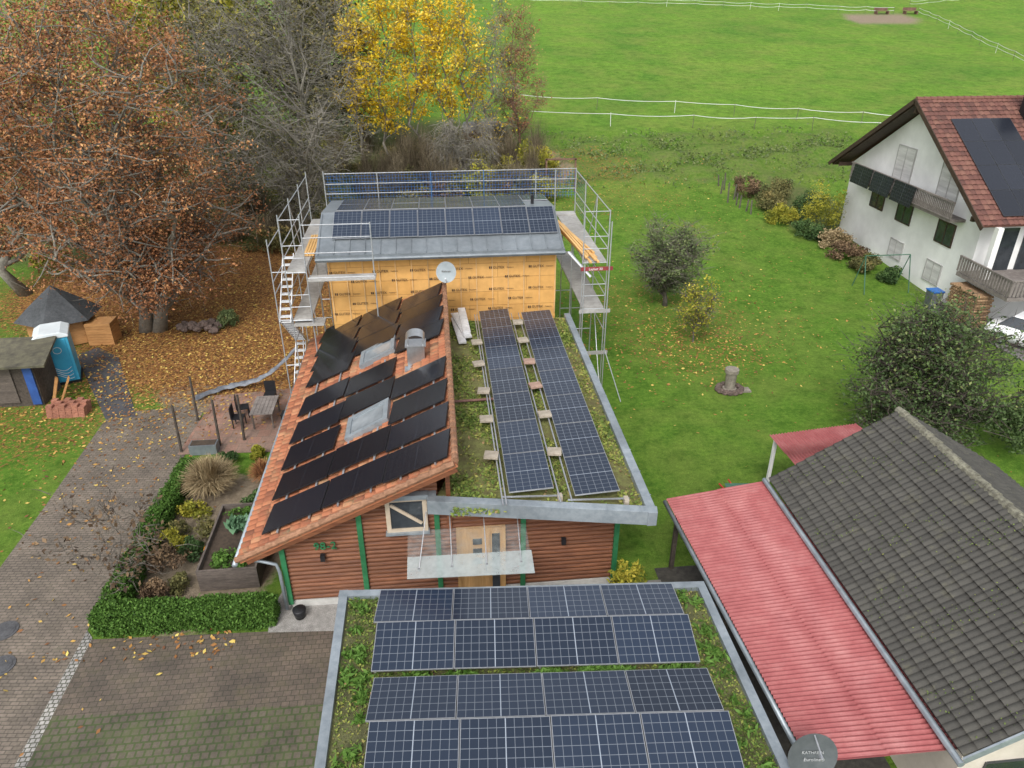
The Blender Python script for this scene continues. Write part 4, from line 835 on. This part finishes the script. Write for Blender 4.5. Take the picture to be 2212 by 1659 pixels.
# playhouse
pz=thing("wooden_playhouse",(-18.7,36,0),"small wooden playhouse with dark shingled roof","playhouse"); shing=pm("dark bitumen shingles",(.045,.05,.055),(.085,.09,.095),9,.85,.4)
cx,cy=-18.9,35.9
ring=lambda r,z:[(cx+r*math.cos(rad(30+60*i)),cy+r*math.sin(rad(30+60*i))*.9,z) for i in range(6)]
b=MB()
for k in range(9): b.hexa(ring(1.55,.05+k*.15),ring(1.53,.05+k*.15+.145))
b.obj("wall",hon,pz); b=MB(); vs=ring(2.0,1.3)+ring(1.2,1.95)+[(cx,cy,2.85)]; b.add(vs,[(i,(i+1)%6,6+(i+1)%6,6+i) for i in range(6)]+[(6+i,6+(i+1)%6,12) for i in range(6)]+[(5,4,3,2,1,0)]); b.obj("roof",shing,pz)
b=MB()
for k in range(8): b.box(-17.4,-16.2,34.9,35.9,k*.14,.13+k*.14)
b.obj("porch",hon,pz); b=MB(); b.box(cx+.1,cx+.7,cy-1.42,cy-1.36,.1,1.2); b.obj("door",glassd,pz)
# left shed
sh=thing("garden_shed",(-19,29.6,0),"low garden shed with mossy dark roof","shed")
b=MB(); b.box(-22,-16.9,28.9,30.5,0,2.0); b.obj("wall",barkd,sh); b=MB(); slab(b,[(-22.3,28.3,2.05),(-16.2,28.5,2.05),(-16.6,30.8,2.35),(-22.3,30.8,2.35)],.1); b.obj("roof",pm("mossy dark roofing",(.06,.055,.045),(.15,.14,.09),3,.9,.5),sh)
b=MB(); b.box(-17.3,-16.95,28.82,28.88,.1,1.9); b.obj("blue_board",pm("blue tarp",(.02,.06,.22),(.03,.09,.30),4,.6,.2),sh)
b=MB(); b.box(-18.6,-17.8,28.84,28.89,.2,1.8); b.obj("door",pw,sh)
for i,(x,a) in enumerate(((-16.6,.3),(-16.3,.5))):
    b=MB(); b.beam((0,0,0),(a,.3,1.1),.25,.03); o=b.obj("wooden_board",hon); o.location=(x,29,0); tag(o,"loose wooden board leaning on the shed","board")
st=thing("brick_stack",(-15.6,28.1,0),"stack of red clay bricks on the grass","brick stack"); bm=pm("red clay brick",(.22,.09,.06),(.38,.17,.11),9,.85,.3); b=MB()
for k in range(5):
    for i in range(6):
        for j in range(3):
            if k==4 and (i+j)%2: continue
            b.box(-16.3+i*.25,-16.3+i*.25+.235,27.7+j*.25+.03*k,27.7+j*.25+.235+.03*k,.1*k,.1*k+.094)
b.obj("bricks",bm,st)
stn=pm("dark stones",(.06,.045,.038),(.18,.13,.11),5,.9,.6)
rp_=thing("stone_pile",(-12.5,36.3,0),"heap of dark rocks on leaf litter","stone pile")
def rock(b,c,r):
    vs=[];n=7
    for k,(zz,rr_) in enumerate(((-.4,.7),(0,1),(.45,.75),(.7,.3))):
        for i in range(n): t=6.283*i/n+k*.3; q=R.uniform(.75,1.15); vs.append((c[0]+r*rr_*q*math.cos(t),c[1]+r*rr_*q*math.sin(t),c[2]+zz*r))
    b.add(vs,[(k*n+i,k*n+(i+1)%n,(k+1)*n+(i+1)%n,(k+1)*n+i) for k in range(3) for i in range(n)]+[tuple(3*n+i for i in range(n))])
b=MB()
for i in range(26): rock(b,(R.uniform(-13.6,-11.5),R.uniform(35.8,36.8),R.uniform(.1,.5)),R.uniform(.15,.3))
b.obj("rocks",stn,rp_); bush("grey green round shrub beside the rocks",(-11.0,36.6),.7,.6,1.1,LM["apple"],1500,.09)
fo=thing("stone_fountain",(12.4,27.2,0),"small stone column fountain ringed by rocks","fountain"); sand=pm("weathered sandstone",(.16,.14,.11),(.32,.29,.24),7,.9,.4)
b=MB(); b.tube([(12.4,27.2,0),(12.4,27.2,.12),(12.4,27.2,.14),(12.4,27.2,.85),(12.4,27.2,.88),(12.4,27.2,1.05)],[.3,.3,.22,.24,.3,.3],14); b.obj("column",sand,fo)
b=MB()
for i in range(14): t=6.283*i/14; rock(b,(12.4+.5*math.cos(t),27.2+.42*math.sin(t),.08),.18)
b.obj("rocks",stn,fo); b=MB(); b.box(12.7,13.3,26.9,27.3,.0,.06); b.obj("slab",sand,fo)
# patio things
tb=thing("patio_table",(-7.3,26.6,0),"dark patio table with weathered top","table")
b=MB(); 
for i in range(6): b.box(-7.75+i*.15,-7.75+i*.15+.14,25.9,27.4,.7,.74)
b.obj("table_top",wgw,tb)
for x in (-7.7,-6.95):
    for y in (25.95,27.3): b=MB(); b.box(x,x+.06,y,y+.06,.016,.7); b.obj("leg",pw,tb)
for cx,cy,a in ((-8.3,26.3,0),(-8.3,27.1,.2),(-6.4,26.4,3.1),(-7.4,28.1,-1.6)):
    t=thing("patio_chair",(cx,cy,0),"dark slatted patio chair","chair","patio chairs"); M=Matrix.Translation((cx,cy,0))@Matrix.Rotation(a,4,"Z")
    def cb(n,x0,x1,y0,y1,z0,z1): 
        b=MB(); b.box(x0,x1,y0,y1,z0,z1); b.v=[tuple(M@Vector(v)) for v in b.v]; b.obj(n,blk,t)
    cb("seat",-.23,.23,-.23,.23,.42,.46); cb("backrest",-.25,-.21,-.23,.23,.46,.95)
    for x in (-.22,.18):
        for y in (-.22,.18): cb("leg",x,x+.04,y,y+.04,.016,.42)
for x,y in ((-10.1,24.6),(-10.1,26.9),(-8.75,24.9),(-7.9,25.2)):
    b=MB(); b.tube([(0,0,0),(.05,.05,2.0)],[.055,.045],7); o=b.obj("pergola_post",barkd); o.location=(x,y,0); tag(o,"dark rough wooden post on the patio","post","wooden posts on the patio")
b=MB(); b.box(-.5,.5,-.22,.22,0,.4); b.box(-.45,.45,-.17,.17,.401,.42,1); o=b.obj("plant_trough",[slate,dsoil]); o.location=(-9.2,24.5,.016); tag(o,"grey plant trough at the patio edge","plant trough")
b=MB(); P=[]; n_=26
for i in range(n_+1):
    t=i/n_; x=-10.6+4.1*t; y=28.6+2.1*t+.3*math.sin(t*7); z=.12+1.2*t**3
    for k in range(5): a=math.pi*k/4; P.append((x,y+.16*math.cos(a)*(1+.4*math.sin(i*1.7)),z+.14*math.sin(a)*(1+.3*math.sin(i*2.3+k))))
b.add(P,[(i*5+k,i*5+k+1,i*5+k+6,i*5+k+5) for i in range(n_) for k in range(4)]); o=b.obj("tarpaulin",pm("grey tarp",(.10,.11,.13),(.22,.24,.27),5,.5,.4),None,True); tag(o,"rolled grey tarpaulin lying towards the scaffold","tarp")
b=MB(); b.tube([(0,0,0),(0,0,.28),(0,0,.3)],[.14,.19,.17],16); o=b.obj("flower_pot",blk,None,True); o.location=(-4.35,15.6,.02); tag(o,"black plant pot at the house corner","pot")
bi=thing("waste_bin",(26.9,35.2,0),"grey waste bin with blue lid","waste bin"); gp=pm("grey bin plastic",(.10,.11,.12),(.14,.15,.16),4,.5,.05); b=MB(); b.hexa([(26.65,34.95,0),(27.15,34.95,0),(27.15,35.45,0),(26.65,35.45,0)],[(26.58,34.88,1.0),(27.22,34.88,1.0),(27.22,35.52,1.0),(26.58,35.52,1.0)]); b.obj("body",gp,bi,bev=.02)
b=MB(); b.box(26.55,27.25,34.85,35.55,1.0,1.08); b.obj("lid",pm("blue bin lid",(.02,.12,.4),(.03,.16,.5),3,.4,0),bi,bev=.02)
fw=thing("firewood_stack",(27.6,33.6,0),"stack of split firewood under the terrace","firewood"); b=MB()
for i in range(13):
    for k in range(12): b.tube([(27.0+R.uniform(-.04,.04),32.2+i*.17+.08*(k%2),.1+k*.15),(27.9,32.2+i*.17+.08*(k%2),.1+k*.15)],.075,6)
b.obj("logs",pm("split firewood",(.15,.09,.05),(.42,.27,.15),12,.8,.3),fw)
# car
car=thing("parked_car",(28.9,29.5,0),"white parked car beside the white house","car"); cp,nt,bb=newmat("white car paint"); bb.inputs["Base Color"].default_value=(.78,.79,.8,1); bb.inputs["Roughness"].default_value=.25; bb.inputs["Coat Weight"].default_value=.6
sec=[(-2.2,.45,.5,.78),(-2.1,.3,.72,.86),(-1.4,.25,.92,.9),(0,.22,.95,.92),(1.4,.25,.95,.9),(2.1,.32,.85,.84),(2.2,.45,.6,.78)]
cr=Matrix.Translation((28.9,29.8,0))@Matrix.Rotation(rad(32),4,"Z")
b=MB(); vs=[]
for y,zl,zh,w in sec:
    for q in ((-w*.95,zl),(-w,(zl+zh)/2),(-w*.88,zh),(0,zh+.05),(w*.88,zh),(w,(zl+zh)/2),(w*.95,zl)): vs.append(cr@Vector((q[0],y,q[1])))
k=7; b.add(vs,[(i*k+j,i*k+(j+1)%k,(i+1)*k+(j+1)%k,(i+1)*k+j) for i in range(6) for j in range(7)]+[tuple(range(7))[::-1],tuple(range(42,49))]); b.obj("body",cp,car,True)
b=MB(); bt=[(-.8,-1.15,.92),(.8,-1.15,.92),(.8,1.7,.92),(-.8,1.7,.92)]; tp=[(-.6,-.4,1.45),(.6,-.4,1.45),(.6,1.2,1.45),(-.6,1.2,1.45)]
b.hexa([cr@Vector(p) for p in bt],[cr@Vector(p) for p in tp]); b.obj("window",glassd,car,bev=.05)
b=MB(); b.hexa([cr@Vector((x*.98,y,1.451)) for x,y,z in tp],[cr@Vector((x*.9,y*.9+.04,1.50)) for x,y,z in tp]); b.obj("roof",cp,car)
for sx in (-1,1):
    for y in (-1.35,1.35):
        b=MB(); b.tube([cr@Vector((sx*.72,y,.32)),cr@Vector((sx*.93,y,.32))],.32,18); w_=b.obj("wheel",blk,car); b=MB(); b.tube([cr@Vector((sx*.931,y,.32)),cr@Vector((sx*.94,y,.32))],.2,12); b.obj("rim",alu,w_)
    b=MB(); b.obox(cr@Vector((sx*.62,-2.14,.66)),cr.to_3x3()@Vector((.18,0,0)),cr.to_3x3()@Vector((0,.04,0)),(0,0,.07)); b.obj("headlight",glassl,car)
sw=thing("swing_frame",(25.6,38.2,0),"green metal garden swing frame on the lawn","swing frame")
for x in (24.3,27.0):
    for s in (-1,1): b=MB(); b.tube([(x,38.2+s*.7,0),(x,38.2,2.1)],.03,6); b.obj("leg",gm,sw)
b=MB(); b.tube([(24.3,38.2,2.1),(27,38.2,2.1)],.03,6); b.obj("top_bar",gm,sw)
for i,(x,y,r,h,k) in enumerate([(26.5,48,1.5,4.0,"yg"),(26.2,45,1.2,1.4,"straw"),(26,43,1.3,1.2,"brown"),(26.3,41,1.1,1.1,"olive"),(25.5,47,1.3,1.3,"dark"),(24.6,50,1.2,1.4,"yg"),(25,53,1.4,1.6,"olive"),(24.5,56,1.4,2,"brown"),(26.5,55,1.4,2,"olive"),(27,51,1.3,2.2,"dark"),(26.8,39.2,.9,1.0,"dark")]):
    bush({"yg":"yellow green shrub in the garden bed","straw":"straw coloured grasses in the garden bed","brown":"brown shrub in the garden bed","olive":"olive shrub in the garden bed","dark":"dark green shrub in the garden bed"}[k],(x,y),r,r,h,LM[k],2400,.11,"garden_shrub",group="shrubs beside the white house")
bush("yellow leafed vine shrub beside the timber house",(4.9,15.3),.55,.5,1.9,LM["yg"],1200,.10)
z=gz(9.5,58); wf=thing("timber_gateway",(9.5,59,z),"rusty brown wooden gateway at the foot of the bank","gateway")
for x in (8.7,11): b=MB(); b.box(x-.06,x+.06,58,58.12,z-.2,z+2.6); b.obj("post",barkr,wf)
b=MB(); b.box(8.6,11.1,58.0,58.12,z+2.5,z+2.62); b.obj("crossbar",barkr,wf)
for i in range(10):
    x=23+R.uniform(-.8,.8); y=52+i*.7; z=gz(x,y); b=MB(); b.tube([(0,0,-.1),(R.gauss(0,.1),R.gauss(0,.1),R.uniform(.8,1.6))],.06,5); o=b.obj("rustic_stake",bark); o.location=(x,y,z); tag(o,"short rough wooden stake at the garden bed","stake","rough wooden stakes")
# ---------------------------------------------------------------- light & camera
w=bpy.data.worlds.new("World"); SC.world=w; w.use_nodes=True; nt=w.node_tree; bg=nt.nodes["Background"]
sky=nd(nt,"ShaderNodeTexSky"); sky.sky_type="NISHITA"; sky.sun_disc=False; sky.sun_elevation=rad(48); sky.sun_rotation=rad(200); sky.air_density=1.0; sky.dust_density=3
hs=nd(nt,"ShaderNodeHueSaturation"); hs.inputs["Saturation"].default_value=.2; hs.inputs["Value"].default_value=1.8; L(nt,sky.outputs[0],hs.inputs["Color"]); L(nt,hs.outputs[0],bg.inputs[0]); bg.inputs[1].default_value=.15
sl=bpy.data.lights.new("sun","SUN"); sl.energy=1.5; sl.angle=rad(16); sl.color=(1,.96,.90); so=bpy.data.objects.new("sun",sl); so.rotation_euler=(rad(42),0,rad(-20)); so.location=(0,0,50); C.objects.link(so)
cd=bpy.data.cameras.new("camera"); cam=bpy.data.objects.new("camera",cd); C.objects.link(cam); SC.camera=cam
cam.location=(0,0,15.5); cam.rotation_euler=(rad(90-28.2),0,rad(-5.9)); cd.sensor_width=36; cd.lens=36*1587/2212; cd.clip_end=2000; cd.clip_start=.1
SC.view_settings.view_transform="Standard"; SC.view_settings.look="None"; SC.view_settings.exposure=0
